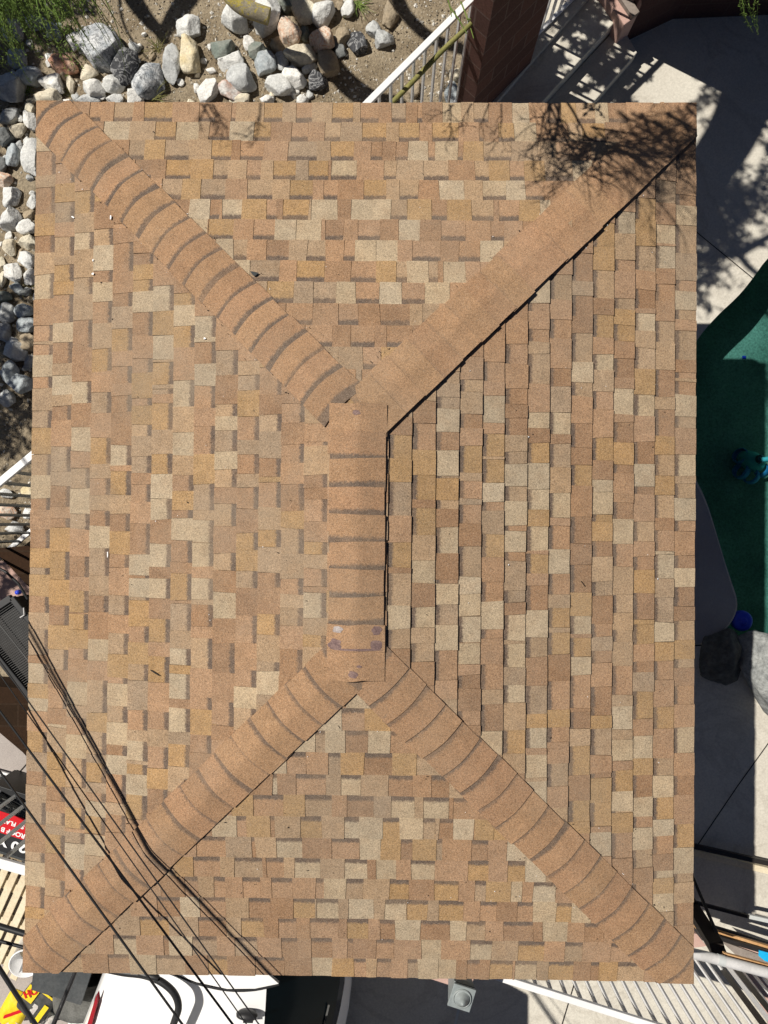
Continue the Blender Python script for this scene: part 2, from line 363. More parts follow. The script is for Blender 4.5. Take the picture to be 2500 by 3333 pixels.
# where the pale and the ochre tabs sit, read from the photograph: (origin, zoom, points)
CREAM = [((700, 320), 2.074, '180,215 870,490 1370,360 1560,360 1600,110 1600,610 740,755 1000,765 1120,750 475,890 1310,880 1030,1035 1145,1020 1370,1160 1610,1160 885,1315 1185,1300 1500,1310'),
 ((1450, 320), 2.0, '520,220 890,440 325,600 450,600 300,980 60,1120 600,1260 1440,1040 1450,890 1560,1320'),
 ((100, 320), 2.074, '1060,220 1140,740 1130,860 500,1080 495,1310 100,1270'),
 ((80, 900), 2.676, '180,110 685,140 1035,220 1210,190 335,490 1205,620 1560,440 170,780 330,945 500,1010 1380,1020 490,1420 835,1560 1380,1460 1555,860 150,1830 1380,350'),
 ((80, 1700), 2.676, '655,130 1000,370 1005,570 1190,575 1370,60 1550,80 1560,280 1560,580 1190,290 130,1330 1360,1430 460,1490 810,1500 820,1840 460,1950 985,1990 1350,1720 120,1560 800,2110'),
 ((80, 2400), 2.023, '740,110 600,190 740,310 470,490 465,710 330,780 85,900 1320,590 1090,1100 1640,200'),
 ((600, 2200), 1.843, '375,130 510,40 1050,140 860,270 720,390 905,380 240,900 1000,650 1310,770 1510,770 1120,900 1115,1030 1350,910 1030,1140 1210,1150 1430,1150 740,1150 905,1270 860,1390 1060,1390 1270,1390 1340,1520 1480,1630 830,1730 1460,1740'),
 ((1500, 2300), 2.127, '220,250 520,410 520,190 560,600 1110,75 1110,300 1260,290 1110,650 1260,690 1400,550 1540,230 1260,910 960,950 1540,1060 1390,1200 1390,1340 20,800 410,1000 510,1140 580,1270 580,1410 830,1440 650,1550 140,1680 450,1800'),
 ((1200, 1300), 1.536, '610,50 390,105 945,120 380,320 720,380 605,460 720,570 725,710 380,705 830,510 945,530 1160,520 1265,660 1570,550 1470,835 945,810 835,690 495,940 500,1020 610,1080 135,1090 250,1090 375,1190 490,1150 835,1120 720,1140 725,1280 495,1270 1055,1120 1055,1330 260,860 1370,30 1265,10 1570,330 1570,30 1370,380 1480,1160')]
OCHRE = [((700, 320), 2.074, '30,350 470,490 700,490 585,600 860,350 1075,220 860,110 1555,230 1310,220 265,750 545,750 1380,750 1620,750 40,880 440,1310 1155,1170 1080,620'),
 ((1450, 320), 2.0, '180,345 350,470 580,475 90,715 545,720 1030,890'),
 ((100, 320), 2.074, '235,640 910,220 840,340 1290,350 1085,610 1510,750 225,1210 760,1200 365,700 105,855 1000,480'),
 ((80, 900), 2.676, '345,70 1035,50 1390,520 1015,950 1200,845 1205,1220 1015,1210 665,1520 830,1800 1370,1950'),
 ((80, 1700), 2.676, '310,150 140,310 140,550 295,610 475,690 465,880 815,1250 1370,560 990,790 300,1000 1170,1280 630,1740 110,1910 120,1480 1560,1740 1000,1140 280,2110 820,180 460,1000'),
 ((80, 2400), 2.023, '80,60 200,240 460,230 880,270 330,530 460,560 200,700 1435,440 1540,590 1050,860 1500,1250'),
 ((600, 2200), 1.843, '100,280 1160,260 360,770 460,900 660,770 760,900 1250,900 1440,1030 1240,1030 1010,520 1320,520 720,1390 1400,1400 1040,1500 420,1500 950,1740 1570,1270 1600,1390'),
 ((1500, 2300), 2.127, '360,240 530,120 820,720 960,580 960,740 1120,800 1390,700 1250,400 170,830 290,820 390,1120 120,1120 260,1270 280,1800 1020,1810 1390,1250'),
 ((1200, 1300), 1.536, '495,300 610,365 260,440 375,450 610,730 140,350 140,240 1050,380 1160,250 1265,270 1475,230 830,590 830,820 1160,660 945,1090 945,1220 1055,1030 1055,1240 1370,910 1470,430 830,270 610,230 1470,1260 1570,1250 255,610')]
PAL = {'cream': (.420, .330, .205), 'ochre': (.365, .232, .106), 'rose': (.352, .220, .122), 'brown': (.295, .180, .098), 'grey': (.330, .236, .142), 'tan': (.370, .258, .148)}
marks = {k: {} for k in SL}
for lst, nm in ((CREAM, 'cream'), (OCHRE, 'ochre')):
    for (ox, oy), z, txt in lst:
        for w in txt.split():
            a, b = w.split(','); px = (ox + float(a) / z, oy + float(b) / z); k = which(px); u, s = SL[k].inv(px)
            c = 0 if s < SL[k].first else int((s - SL[k].first) / EXP) + 1
            marks[k].setdefault(c, []).append((u, nm))
def tabcol(nm, r):
    c = PAL[nm]; j = r.uniform(.93, 1.07); h = r.uniform(-.03, .03)
    return (c[0] * j * (1 + h) * .965, c[1] * j * .965, c[2] * j * (1 - h * 1.5) * 1.05)
def clip_hip(poly, half):                   # keep |u| <= half - s*CO  (poly of (u, s))
    for sg in (1, -1):
        out = []
        f = lambda p: half - p[1] * CO - sg * p[0]
        for i in range(len(poly)):
            a, b = poly[i], poly[(i + 1) % len(poly)]; fa, fb = f(a), f(b)
            if fa >= 0: out.append(a)
            if (fa < 0) != (fb < 0):
                t = fa / (fa - fb); out.append((a[0] + (b[0] - a[0]) * t, a[1] + (b[1] - a[1]) * t))
        poly = out
        if len(poly) < 3: return []
    return poly
def clip_top(poly, top):
    out = []
    for i in range(len(poly)):
        a, b = poly[i], poly[(i + 1) % len(poly)]; fa, fb = top - a[1], top - b[1]
        if fa >= 0: out.append(a)
        if (fa < 0) != (fb < 0):
            t = fa / (fa - fb); out.append((a[0] + (b[0] - a[0]) * t, top))
    return out if len(out) > 2 else []
def build_slope(k):
    g = SL[k]; r = random.Random({'L': 11, 'R': 23, 'T': 31, 'B': 47}[k]); mb = MB()
    smax = W / 2 / CO; c = 0; s0 = -.005
    while s0 < smax:
        s1 = g.first + EXP * c if c else g.first
        # tab list along the course
        segs = []; ms = sorted(marks[k].get(c, []))
        x = -g.half - .3 - r.uniform(0, .2)
        blocks = []
        for i, (u, nm) in enumerate(ms):
            w = r.uniform(.058, .082)
            a, b = u - w, u + w
            if blocks and a < blocks[-1][1]:
                m_ = (blocks[-1][1] + a) / 2 if a > blocks[-1][0] + .05 else blocks[-1][1]; blocks[-1][1] = m_; a = m_
            if b - a > .03: blocks.append([a, b, nm])
        def fill(a, b):
            while b - a > 1e-6:
                w = r.choice((r.uniform(.065, .11), r.uniform(.10, .185), r.uniform(.10, .185)))
                if r.random() < .05: w = r.uniform(.018, .04)
                if b - a - w < .045: w = b - a
                q = r.random()
                nm = 'rose' if q < .32 else 'brown' if q < .60 else 'grey' if q < .76 else 'tan' if q < .91 else 'ochre' if q < .965 else 'cream'
                segs.append((a, a + w, nm)); a += w
        for a, b, nm in blocks:
            if a > x: fill(x, a)
            segs.append((a, b, nm)); x = b
        fill(x, g.half + .3)
        tooth = r.random() < .5; nextj = segs[0][0]; jit = 0
        bnd = [segs[0][0]] + [q[1] for q in segs]; sl_ = [r.choice((0, r.uniform(-.008, .008))) for _ in bnd]
        for i, (a, b, nm) in enumerate(segs):
            if a >= nextj: jit = r.uniform(-.0028, .0028); nextj = a + r.uniform(.9, 1.05)
            t0, t1 = (.0092, .0036) if tooth else (.0050, .0006)
            if k == 'R': t0 += .0065
            gap = r.choice((0, .0012, .0020, .0032)) if tooth else 0
            ja = jit + r.uniform(-.0012, .0012) + (.009 * noise.noise(Vector((a * 1.1, c * .7, ord(k)))) if c == 0 else .004 * noise.noise(Vector((a * 1.4, c * 1.7, ord(k))))); ss = s0 + ja
            up = s1 + .03
            f = lambda s: t0 + (t1 - t0) * (s - s0) / (s1 - s0)
            wig = [r.uniform(-.0012, .0012) for _ in range(3)]
            m0 = (a + b) / 2
            poly = [(a + sl_[i] + gap, ss + wig[0]), (m0, ss + wig[1]), (b + sl_[i + 1] - gap, ss + wig[2]), (b - sl_[i + 1] * .3, up), (a - sl_[i] * .3, up)]
            poly = clip_hip(poly, g.half + .004)
            if poly and up > smax:
                poly = clip_top(poly, smax)
            if poly:
                n = len(poly); top = [g.P(u, s, f(s)) for u, s in poly]; bot = [g.P(u, s, -.006) for u, s in poly]
                cc = tabcol(nm, r); alpha = 0.0 if tooth else r.choice((1, 1, 1, .85))
                if nm == 'cream' and r.random() < .45: alpha = 0.0
                vv = [(u, (s - s0) / (s1 - s0)) for u, s in poly]
                mb.add(top, [tuple(range(n))], (*cc, alpha), [vv])
                ce = (cc[0] * .8, cc[1] * .8, cc[2] * .8, 0)
                for q in range(n):
                    p_ = (q + 1) % n
                    mb.add([top[q], bot[q], bot[p_], top[p_]], [(0, 1, 2, 3)], ce, [[(0, 0)] * 4])
            tooth = not tooth
        s0 = s1; c += 1
    o = mb.build('roof_slope', SHL if k == 'L' else SH, roof)
    o['label'] = {'L': 'long weathered shingle slope on the left, crossed by the wire shadows', 'R': 'long shingle slope on the pool side with dark course lines',
                  'T': 'short shingle slope beside the garden rocks', 'B': 'short shingle slope above the white van'}[k]
    return o
for k in SL: build_slope(k)
# deck under the shingles, eave boards, soffit, beams and posts
dk = MB(); e = .0
for k, g in SL.items():
    a, b = g.P(-g.half, -.0, -.007), g.P(g.half, -.0, -.007)
    if k in 'LR': c, d = g.P(g.half - W / 2, W / 2 / CO, -.007), g.P(-g.half + W / 2, W / 2 / CO, -.007); dk.add([a, b, c, d], [(0, 1, 2, 3)])
    else: dk.add([a, b, g.P(0, W / 2 / CO, -.007)], [(0, 1, 2)])
dk.build('roof_deck', M['deck'], roof)
for (x0, y0, x1, y1) in ((-W / 2 + .012, -L / 2 + .012, -W / 2 + .012, L / 2 - .012), (W / 2 - .012, -L / 2 + .012, W / 2 - .012, L / 2 - .012),
                         (-W / 2 + .03, L / 2 - .012, W / 2 - .03, L / 2 - .012), (-W / 2 + .03, -L / 2 + .012, W / 2 - .03, -L / 2 + .012)):
    f = MB(); f.bar((x0, y0, H - .085), (x1, y1, H - .085), .022, .14); f.build('fascia', M['wood_trim'], roof)
sf = MB(); sf.box((0, 0, H - .165), (W - .05, L - .05, .016)); sf.build('soffit', M['soffit'], roof)
for x in (-1.62, 1.62):
    b = MB(); b.box((x, 0, H - .26), (.12, L - .62, .17)); b.build('beam', M['wood_trim'], roof)
for y in (-2.28, 2.28):
    b = MB(); b.box((0, y, H - .26), (3.10, .12, .165)); b.build('beam', M['wood_trim'], roof)
for x in (-1.62, 1.62):
    for y in (-2.28, 2.28):
        b = MB(); b.box((x, y, (H - .36) / 2), (.14, .14, H - .36)); b.build('post', M['wood_trim'], roof)

# cap shingles folded over the hips and the ridge
CAPC = (.345, .206, .117)
BX, BY = W / 2 + .006, L / 2 + .006
def clip_eaves(pts, vs):
    P = [(p.copy(), v) for p, v in zip(pts, vs)]
    for ax, sg, lim in ((0, 1, BX), (0, -1, BX), (1, 1, BY), (1, -1, BY)):
        out = []
        for i in range(len(P)):
            a, b = P[i], P[(i + 1) % len(P)]; fa, fb = lim - sg * a[0][ax], lim - sg * b[0][ax]
            if fa >= 0: out.append(a)
            if (fa < 0) != (fb < 0):
                t = fa / (fa - fb); out.append((a[0].lerp(b[0], t), a[1] + (b[1] - a[1]) * t))
        P = out
        if len(P) < 3: return [], []
    return [p for p, v in P], [v for p, v in P]
def on_eave(p): return abs(abs(p.x) - BX) < 1e-5 or abs(abs(p.y) - BY) < 1e-5
def cap_run(name, A, B, slope_perp, pitch, label, band=1, edge_lift=(0, 0), seed=1, half=.160, col=CAPC, vf=.9, mat=None, bow0=0):
    r = random.Random(seed); mb = MB(); A, B = Vector(A), Vector(B)
    t2 = Vector((B.x - A.x, B.y - A.y, 0)); Lg = t2.length; t = t2.normalized(); side = Vector((-t.y, t.x, 0)); rise = (B.z - A.z) / Lg
    n = max(1, round(Lg / pitch)); pit = Lg / n
    ws = (-1, -.8, -.45, -.22, -.1, 0, .1, .22, .45, .8, 1)
    for i in range(n):
        s0 = i * pit + r.uniform(-.006, .006); s1 = (i + 1) * pit + .03
        ha, hb = half + r.uniform(-.006, .006), half + r.uniform(-.006, .006); sk = r.uniform(-.006, .006)
        cj = r.uniform(.91, 1.07); cc = (col[0] * cj, col[1] * cj * r.uniform(.98, 1.02), col[2] * cj)
        al = band * r.choice((1, 1, .9, .75))
        thick = r.uniform(.0075, .0105)
        def row(s, bow):
            out = []
            for w in ws:
                h = (ha if w < 0 else hb) * abs(w)
                z = A.z + rise * s - slope_perp * (math.sqrt(h * h + .028 ** 2) - .012)
                lift = thick - .006 * (s - s0) / (pit) + (edge_lift[0] if w < 0 else edge_lift[1]) * max(0, abs(w) - .35) / .65
                q = A + t * (s + sk * w + bow * (1 - w * w)) + side * (h if w > 0 else -h)
                out.append(Vector((q.x, q.y, z + .0115 + lift)))
            return out
        bow = bow0 + r.uniform(-.004, .003)
        rows = [row(s0, bow), row(s0 + pit * .5, bow), row(s1, bow)]; m = len(ws)
        vs = [0, .5 * vf, (s1 - s0) / pit * vf * r.uniform(.97, 1.03)]
        for j in range(2):
            for q in range(m - 1):
                pp, vv = clip_eaves([rows[j][q], rows[j][q + 1], rows[j + 1][q + 1], rows[j + 1][q]], [vs[j], vs[j], vs[j + 1], vs[j + 1]])
                if not pp: continue
                mb.add(pp, [tuple(range(len(pp)))], (*cc, al), [[(0, v) for v in vv]])
                for e in range(len(pp)):
                    a, b = pp[e], pp[(e + 1) % len(pp)]
                    if on_eave(a) and on_eave(b): mb.add([a, a - Vector((0, 0, .02)), b - Vector((0, 0, .02)), b], [(0, 1, 2, 3)], (cc[0] * .8, cc[1] * .8, cc[2] * .8, 0), [[(0, 0)] * 4])
        ed = rows[0] + [rows[1][-1], rows[2][-1]] ; dn = Vector((0, 0, -.022))
        ring = rows[0] + [rows[1][-1], rows[2][-1]] + rows[2][::-1][1:] + [rows[1][0]]
        for q in range(len(ring)):
            a, b = ring[q], ring[(q + 1) % len(ring)]; da = dn
            if max(abs(a.x), abs(b.x)) > BX or max(abs(a.y), abs(b.y)) > BY: continue
            mb.add([a, a + da, b + da, b], [(0, 1, 2, 3)], (cc[0] * .75, cc[1] * .75, cc[2] * .75, 0), [[(0, 0)] * 4])
    o = mb.build(name, mat or SH, roof); o['label'] = label; return o
RH = H + S * W / 2; k2 = S / math.sqrt(2); yr = L / 2 - W / 2
cap_run('hip_cap', (-W / 2 - .12, L / 2 + .12, H - .12 * S), (-.10, yr + .10, RH - .10 * S), k2, .152, 'banded hip cap running to the rocky top left corner', vf=.955, bow0=-.022, seed=3)
cap_run('hip_cap', (W / 2 + .12, L / 2 + .12, H - .12 * S), (.06, yr + .06, RH - .06 * S), k2, .152, 'plain hip cap running to the tree shadowed top right corner', band=.35, vf=.80, edge_lift=(0, .014), seed=5)
cap_run('hip_cap', (W / 2 + .12, -L / 2 - .12, H - .12 * S), (.08, -yr - .08, RH - .08 * S), k2, .152, 'banded hip cap running to the bottom right corner', band=.9, vf=.885, bow0=-.013, seed=8)
cap_run('hip_cap', (-W / 2 - .12, -L / 2 - .12, H - .12 * S), (-.08, -yr - .08, RH - .08 * S), k2, .152, 'banded hip cap under the black wires', band=.85, vf=.88, bow0=-.015, seed=9)
cap_run('ridge_cap', (0, yr - .062, RH + .010), (0, -yr + .175, RH + .010), S, .154, 'banded ridge cap between the two pairs of hips', seed=13, vf=.915, half=.158)
# worn end pieces
def worn_cap(name, y0, y1, lift, spots, label):
    mb = MB(); ws = (-1, -.6, -.3, -.1, 0, .1, .3, .6, 1)
    rows = []
    for y in (y0, (y0 + y1) / 2, y1):
        rows.append([Vector((w * .166, y + .004 * math.sin(w * 5), RH + .017 + lift - S * (math.sqrt((w * .166) ** 2 + .028 ** 2) - .012))) for w in ws])
    m = len(ws)
    for j in range(2):
        for q in range(m - 1): mb.add([rows[j][q], rows[j + 1][q], rows[j + 1][q + 1], rows[j][q + 1]], [(0, 1, 2, 3)], (*CAPC, 0), [[(0, 0)] * 4])
    ring = rows[0] + [rows[1][-1]] + rows[2][::-1] + [rows[1][0]]
    for q in range(len(ring)):
        a, b = ring[q], ring[(q + 1) % len(ring)]; d = Vector((0, 0, -.03)); mb.add([a, a + d, b + d, b], [(0, 1, 2, 3)], (.12, .07, .05, 0), [[(0, 0)] * 4])
    o = mb.build(name, SH, roof); o['label'] = label
    for (x, y, rx, ry, mt) in spots:
        sp = MB(); n = 22; zf = lambda X: RH + .0186 + lift - S * (math.sqrt(X ** 2 + .028 ** 2) - .012)
        pts = []
        for rr in (1, .5):
            for q in range(n):
                a = 2 * math.pi * q / n; f = 1 + .35 * noise.noise(Vector((math.cos(a) * 1.7 + x * 9, math.sin(a) * 1.7 + y * 9, 1)))
                X = max(-.164, min(.164, x + rx * f * rr * math.cos(a))); Y = max(min(y0, y1) + .001, min(max(y0, y1) - .001, y + ry * f * rr * math.sin(a))); pts.append((X, Y, zf(X)))
        sp.add(pts + [(x, y, zf(x) + .0004)], [(q, (q + 1) % n, n + (q + 1) % n, n + q) for q in range(n)] + [(n + q, n + (q + 1) % n, 2 * n) for q in range(n)])
        sp.build('worn_spot', mt, o)
yb = -yr
worn_cap('cap_patch', yb + .175, yb + .022, .010, [(-.105, yb + .147, .030, .020, M['wornpale']), (.118, yb + .143, .032, .024, M['rust']), (-.12, yb + .062, .036, .032, M['rust']), (.118, yb + .06, .038, .028, M['rust']), (0, yb + .034, .15, .007, M['rust'])], 'patched ridge cap with purple grey worn corners')
worn_cap('ridge_end_cap', yb + .028, yb - .145, .005, [(-.015, yb - .105, .026, .021, M['rust']), (.02, yb - .06, .015, .008, M['rust'])], 'ridge end cap with a bruise above the lower hips')
worn_cap('ridge_end_cap', yr + .10, yr - .085, .009, [(-.010, yr + .045, .024, .014, M['rust'])], 'ridge end cap where the two upper hips meet')

# ------------------------------------------------------------------ rocks
def rockmat(name, a, b, sc, fine=48, fa=.28, vein=None): return surf(name, a, b, sc, fine, fa, .88, .8, .012, vein=vein)
RM = {'w': rockmat('white_rock', (.74, .73, .69), (.60, .59, .56), 9), 'c': rockmat('cream_rock', (.68, .63, .50), (.58, .51, .39), 8),
      'g': rockmat('grey_rock', (.50, .51, .50), (.37, .38, .38), 9), 'p': rockmat('pale_grey_rock', (.68, .68, .65), (.54, .545, .53), 8),
      'k': rockmat('black_striped_rock', (.035, .037, .042), (.085, .087, .092), 6, vein=(9, (.42, .42, .42), .8)), 'd': rockmat('dark_rock', (.13, .14, .14), (.20, .205, .20), 10),
      's': rockmat('streaked_rock', (.62, .63, .63), (.24, .265, .29), 11, vein=(12, (.06, .065, .075), .8)), 'r': rockmat('reddish_rock', (.50, .25, .165), (.58, .40, .30), 12),
      'o': rockmat('orange_veined_rock', (.60, .46, .35), (.64, .56, .47), 10, vein=(11, (.52, .22, .10), .75)), 't': rockmat('tan_rock', (.36, .29, .20), (.30, .25, .18), 9),
      'b': rockmat('blue_grey_rock', (.32, .36, .38), (.46, .49, .50), 14), 'y': rockmat('yellow_rock', (.62, .52, .32), (.68, .62, .48), 7),
      'v': rockmat('green_grey_rock', (.17, .20, .175), (.24, .25, .22), 11), 'x': rockmat('broken_red_white_rock', (.62, .60, .57), (.42, .2, .12), 9)}
ROCKS = '''245,133,54,70,0,w,white rounded rock with one corner in shade, just right of the hanging green twigs
333,160,138,128,10,s,largest boulder of the top left bed, grey with blue streaks
213,90,36,36,0,t,small tan stone peeking out under the green twigs
203,203,108,78,-5,r,reddish flat rock at the edge of the tree shade
410,219,88,118,-12,k,black rock with fine white stripes
487,262,106,122,-30,s,white and blue grey veined rock leaning on the black striped rock
561,211,62,124,5,g,upright rough grey slab left of the yellow rock
622,185,76,124,12,y,yellow upright slab below a smooth pale rock
616,95,84,70,10,p,smooth pale rock resting against the top of the yellow slab
289,238,66,48,0,c,cream rock with flat top below the largest streaked boulder
367,272,78,60,-8,p,lilac grey flat rock below the black striped rock
306,292,78,64,-15,w,white grey rounded rock near the eave, left of the lilac grey one
230,274,32,68,3,c,narrow upright beige stone between two white rocks
173,274,82,70,-15,w,white rock with a dark crack at the shade edge
156,326,88,64,5,c,wide cream rock tucked under the top left roof corner
436,312,60,62,20,w,white triangular stone touching the eave
380,325,68,44,0,p,pale stone half under the eave beside the white triangle
287,326,80,34,-8,g,flat grey slab half under the eave near the top left corner
99,350,38,38,0,c,small cream block left of the roof corner
99,392,42,66,5,w,white oval stone against the left roof edge near the corner
38,380,80,48,35,g,long grey stone half in shade at the far left
61,424,52,54,-20,c,squarish cream stone with pitted lower edge
675,298,68,88,-30,w,cream white rock leaning diagonally at the eave
34,291,92,108,0,g,largest rounded boulder in the shade at the far left
97,253,78,72,-10,b,bluish round rock in the shade left of the white cracked one
55,198,64,70,0,b,shaded bluish rock under the tip of the twigs
118,76,72,56,10,b,upper shaded rock behind the green foliage
181,101,52,62,0,b,shaded rock between the foliage and the reddish rock
42,101,82,72,0,g,shaded rock at the left edge behind the foliage
436,156,44,32,-10,g,small grey stone beside the streaked boulder
494,181,24,32,0,t,small tan pebble left of the rough grey slab
765,63,94,86,-20,p,greenish pale angular rock left of the cut log
868,44,98,130,-15,p,big pale boulder under the cut end of the log
724,165,88,72,25,v,dark green grey angular rock right of the yellow slab
809,143,42,54,10,w,small white rock poking out behind a dark green one
834,169,76,66,0,v,dark green rock behind the speckled round one
758,202,88,66,28,p,lilac grey slanted rock above the big rough grey rock
862,207,72,86,0,b,round speckled blue grey rock in the middle of the heap
914,202,50,72,0,g,grey rock squeezed right of the speckled round one
790,255,104,88,-10,g,big rough grey rock in front of the heap
908,280,102,72,-20,p,pale grey wedge rock near the eave in front of the heap
959,253,80,66,-30,w,white grey chunky rock right of the pale wedge
1030,266,70,58,0,k,black and cream broken rock at the right end of the heap
1007,226,58,34,18,p,small pale flat stone wedged above the black and cream one
980,184,104,78,-5,c,big flat topped tan grey rock in the heap
937,103,76,98,25,o,pointed rock with orange streaks
912,150,72,54,-15,t,brown broken rock below the orange streaked one
1047,126,82,86,0,o,peach rock cut by the limb shadow
1064,211,74,80,10,t,tan rounded rock half in shade at the right of the heap
992,105,38,58,0,v,dark green stone in the limb shadow
990,38,98,88,0,c,big olive tan rock at the top edge, crossed by shadow
1049,48,92,74,38,p,pale rock slanting beside the olive tan one
1130,32,50,72,-8,p,oval pale rock below the twigs at the top edge
1269,50,58,90,-5,t,oval tan rock alone on the soil near the white railing
1216,101,48,56,20,g,small rock touching the smooth grey cobble
1248,127,70,64,0,g,smooth grey cobble on the open soil
1161,139,56,74,35,k,dark streaked rock on the soil left of the grey cobble
1117,122,58,56,0,t,brown rock in the limb shadow
1104,158,44,78,10,d,dark rock standing in the limb shadow beside the peach one
750,295,82,58,-20,x,white rock stained red orange near the eave
786,327,76,38,15,c,flat cream rock sliding under the eave
868,328,48,38,0,w,small white rock at the eave below the pale wedge
984,325,40,38,10,w,small lone angular white stone at the eave
931,15,58,52,0,v,dark green rock at the top edge behind the pale boulder
638,287,24,32,10,w,tiny white stone left of the leaning cream white rock
688,230,34,22,0,w,tiny pale chip on the soil below the yellow slab
39,506,46,76,0,b,egg shaped grey stone left of the long pale slab
100,512,52,132,-5,p,long pale slab along the left roof edge
14,448,62,72,0,d,dark rock at the left edge below the squarish cream stone
15,587,52,54,0,o,orange tan stone at the left edge
37,637,64,66,15,p,pale rounded rock above the flat grey one on the left
35,711,72,78,-5,p,flat grey square rock left of the roof
97,700,42,32,20,t,small tan block by the left roof edge
86,741,62,50,20,w,white and blue rounded stone against the left roof edge
110,657,40,50,0,p,pale stone half under the left eave
92,786,76,50,0,c,wide cream rock half under the left eave
33,808,46,56,5,c,cream angular stone by itself on the left
30,771,24,36,-20,w,thin white splinter of stone above the cream angular one
6,535,44,60,0,d,black grey stone cut by the left picture edge
64,478,26,42,-15,g,narrow grey wedge above the egg shaped stone
45,888,58,62,0,w,round white cobble on the left
101,903,42,66,-5,w,white oval cobble cut by the left eave
88,845,64,54,-25,p,pale cracked rock half under the left eave
7,908,32,58,-5,c,cream stone cut by the left picture edge
6,857,30,44,0,c,small cream stone at the left picture edge
54,936,48,36,-10,b,blue grey stone below the round white cobble
82,952,46,34,10,d,dark stone in shade near the left eave
14,965,50,42,-15,v,dark green stone at the left edge in shade
79,1011,60,46,15,b,grey facetted stone with a long dark gap above it
22,1018,56,68,10,g,dark grey mottled rock at the left edge
88,1060,64,56,0,b,blue rounded rock above the brown one
16,1085,50,70,0,g,purple grey round rock at the left edge
90,1114,60,64,10,t,brown olive rock against the left eave
55,1138,88,72,-35,p,pale oval rock below the brown olive one
31,1214,64,80,0,b,upper of two large blue rocks in the shade
74,1252,80,76,30,b,lower of two large blue rocks in the shade
29,1299,58,58,20,g,grey wedge, lowest of the rocks on the left
98,1176,38,48,0,g,grey rock half hidden under the left eave
115,970,22,32,0,w,white sliver under the left eave
96,1600,54,46,-20,y,ochre flagstone behind the left white fence
18,1605,58,34,-10,p,pale flat stone behind the left white fence at the picture edge
20,1665,70,52,0,o,tan flagstone behind the middle of the left fence
96,1672,46,40,15,p,pale stone under the roof edge behind the left fence
52,1716,64,44,-5,p,pale grey angular stone low behind the left fence
1483,242,42,46,10,c,pale tan stone behind the top railing
1476,303,56,84,10,b,blue grey stone at the foot of the brick pillar
1352,291,44,52,0,t,tan stone half hidden by the green branch'''
def rock(px, py, w, h, rot, m, label, z0=GZ, depth=None, seed=0, name='rock', cat='rock', group='garden rocks'):
    r = random.Random(seed * 13 + 5); bm = bmesh.new(); bmesh.ops.create_icosphere(bm, subdivisions=4, radius=1)
    rounded = m in 'wgbt' and r.random() < .6
    planes = [(Vector((r.gauss(0, 1), r.gauss(0, 1), r.gauss(0, .8))).normalized(), r.uniform(.56, .84)) for _ in range(8 if rounded else 20)]
    off = Vector((r.uniform(-50, 50), r.uniform(-50, 50), r.uniform(-50, 50)))
    sc = (CAM.z - z0 - .05) / FOC; W2, H2 = w * sc * .54, h * sc * .54; D2 = depth or min(W2, H2) * r.uniform(.75, .95)
    for v in bm.verts:
        p = v.co.copy()
        for n_, d in planes:
            e = p.dot(n_) - d
            if e > 0: p -= n_ * e * .97
        p *= 1 + .10 * noise.noise(p * 1.6 + off) + .055 * noise.noise(p * 5 + off) + .032 * noise.noise(p * 12 + off)
        v.co = p
    ex = [max(abs(v.co[i]) for v in bm.verts) for i in range(3)]
    a = RAD(rot); ca, sa = math.cos(a), math.sin(a)
    for v in bm.verts:
        x, y, z = v.co.x / ex[0] * W2, v.co.y / ex[1] * H2, v.co.z / ex[2] * D2
        v.co = Vector((x * ca - y * sa, x * sa + y * ca, z))
    me = bpy.data.meshes.new(name); bm.to_mesh(me); bm.free()
    for p in me.polygons: p.use_smooth = True
    me.materials.append(RM[m]); o = bpy.data.objects.new(name, me); COL.objects.link(o)
    c = at(px, py, z0 + D2 * .45); o.location = (c.x, c.y, z0 + D2 * .45)
    return tag(o, label, cat, group)
for i, ln in enumerate(ROCKS.split('\n')):
    f = ln.split(',', 6); rock(*[float(q) for q in f[:5]], f[5], f[6], seed=i)
# small stones of one kind tucked between the bigger rocks
proto = []; r_ = random.Random(91); spots = []
while len(spots) < 70:
    q = r_.random()
    u, v = (r_.uniform(60, 1060), r_.uniform(110, 345)) if q < .62 else (r_.uniform(-5, 118), r_.uniform(380, 1310)) if q < .92 else (r_.uniform(700, 1150), r_.uniform(0, 120))
    if v > 345 and u > 125: continue
    spots.append((u, v))
for i, (u, v) in enumerate(spots):
    w = r_.uniform(15, 34); mm = 'pgcwt'[i % 5]
    if i < 10:
        o = rock(u, v, w, w * r_.uniform(.7, 1.3), r_.uniform(0, 180), mm, 'small stone tucked between the larger garden rocks', seed=900 + i, name='small_stone', cat='stone', group='small stones between the garden rocks'); proto.append(o)
    else:
        o = proto[i % 10].copy(); COL.objects.link(o); c = at(u, v, GZ + .012); o.location = c; o.rotation_euler = (0, 0, r_.uniform(0, 6.28)); f = r_.uniform(.7, 1.2); o.scale = (f, f, f)
RM['z'] = rockmat('boulder_granite', (.29, .30, .29), (.17, .18, .18), 9, 30, .45)
bo = rock(2548, 2250, 390, 235, -48, 'z', 'big grey boulder at the pool edge, half in the roof shadow', z0=-.02, depth=.32, seed=412, name='boulder', cat='boulder', group=None)
RM['q'] = rockmat('wet_dark_rock', (.075, .075, .066), (.12, .12, .108), 9, 30, .4)
rock(2352, 2138, 150, 175, -30, 'q', 'dark wet rock between the coping and the big grey boulder', z0=-.02, depth=.14, seed=431, name='rock', cat='rock', group=None)

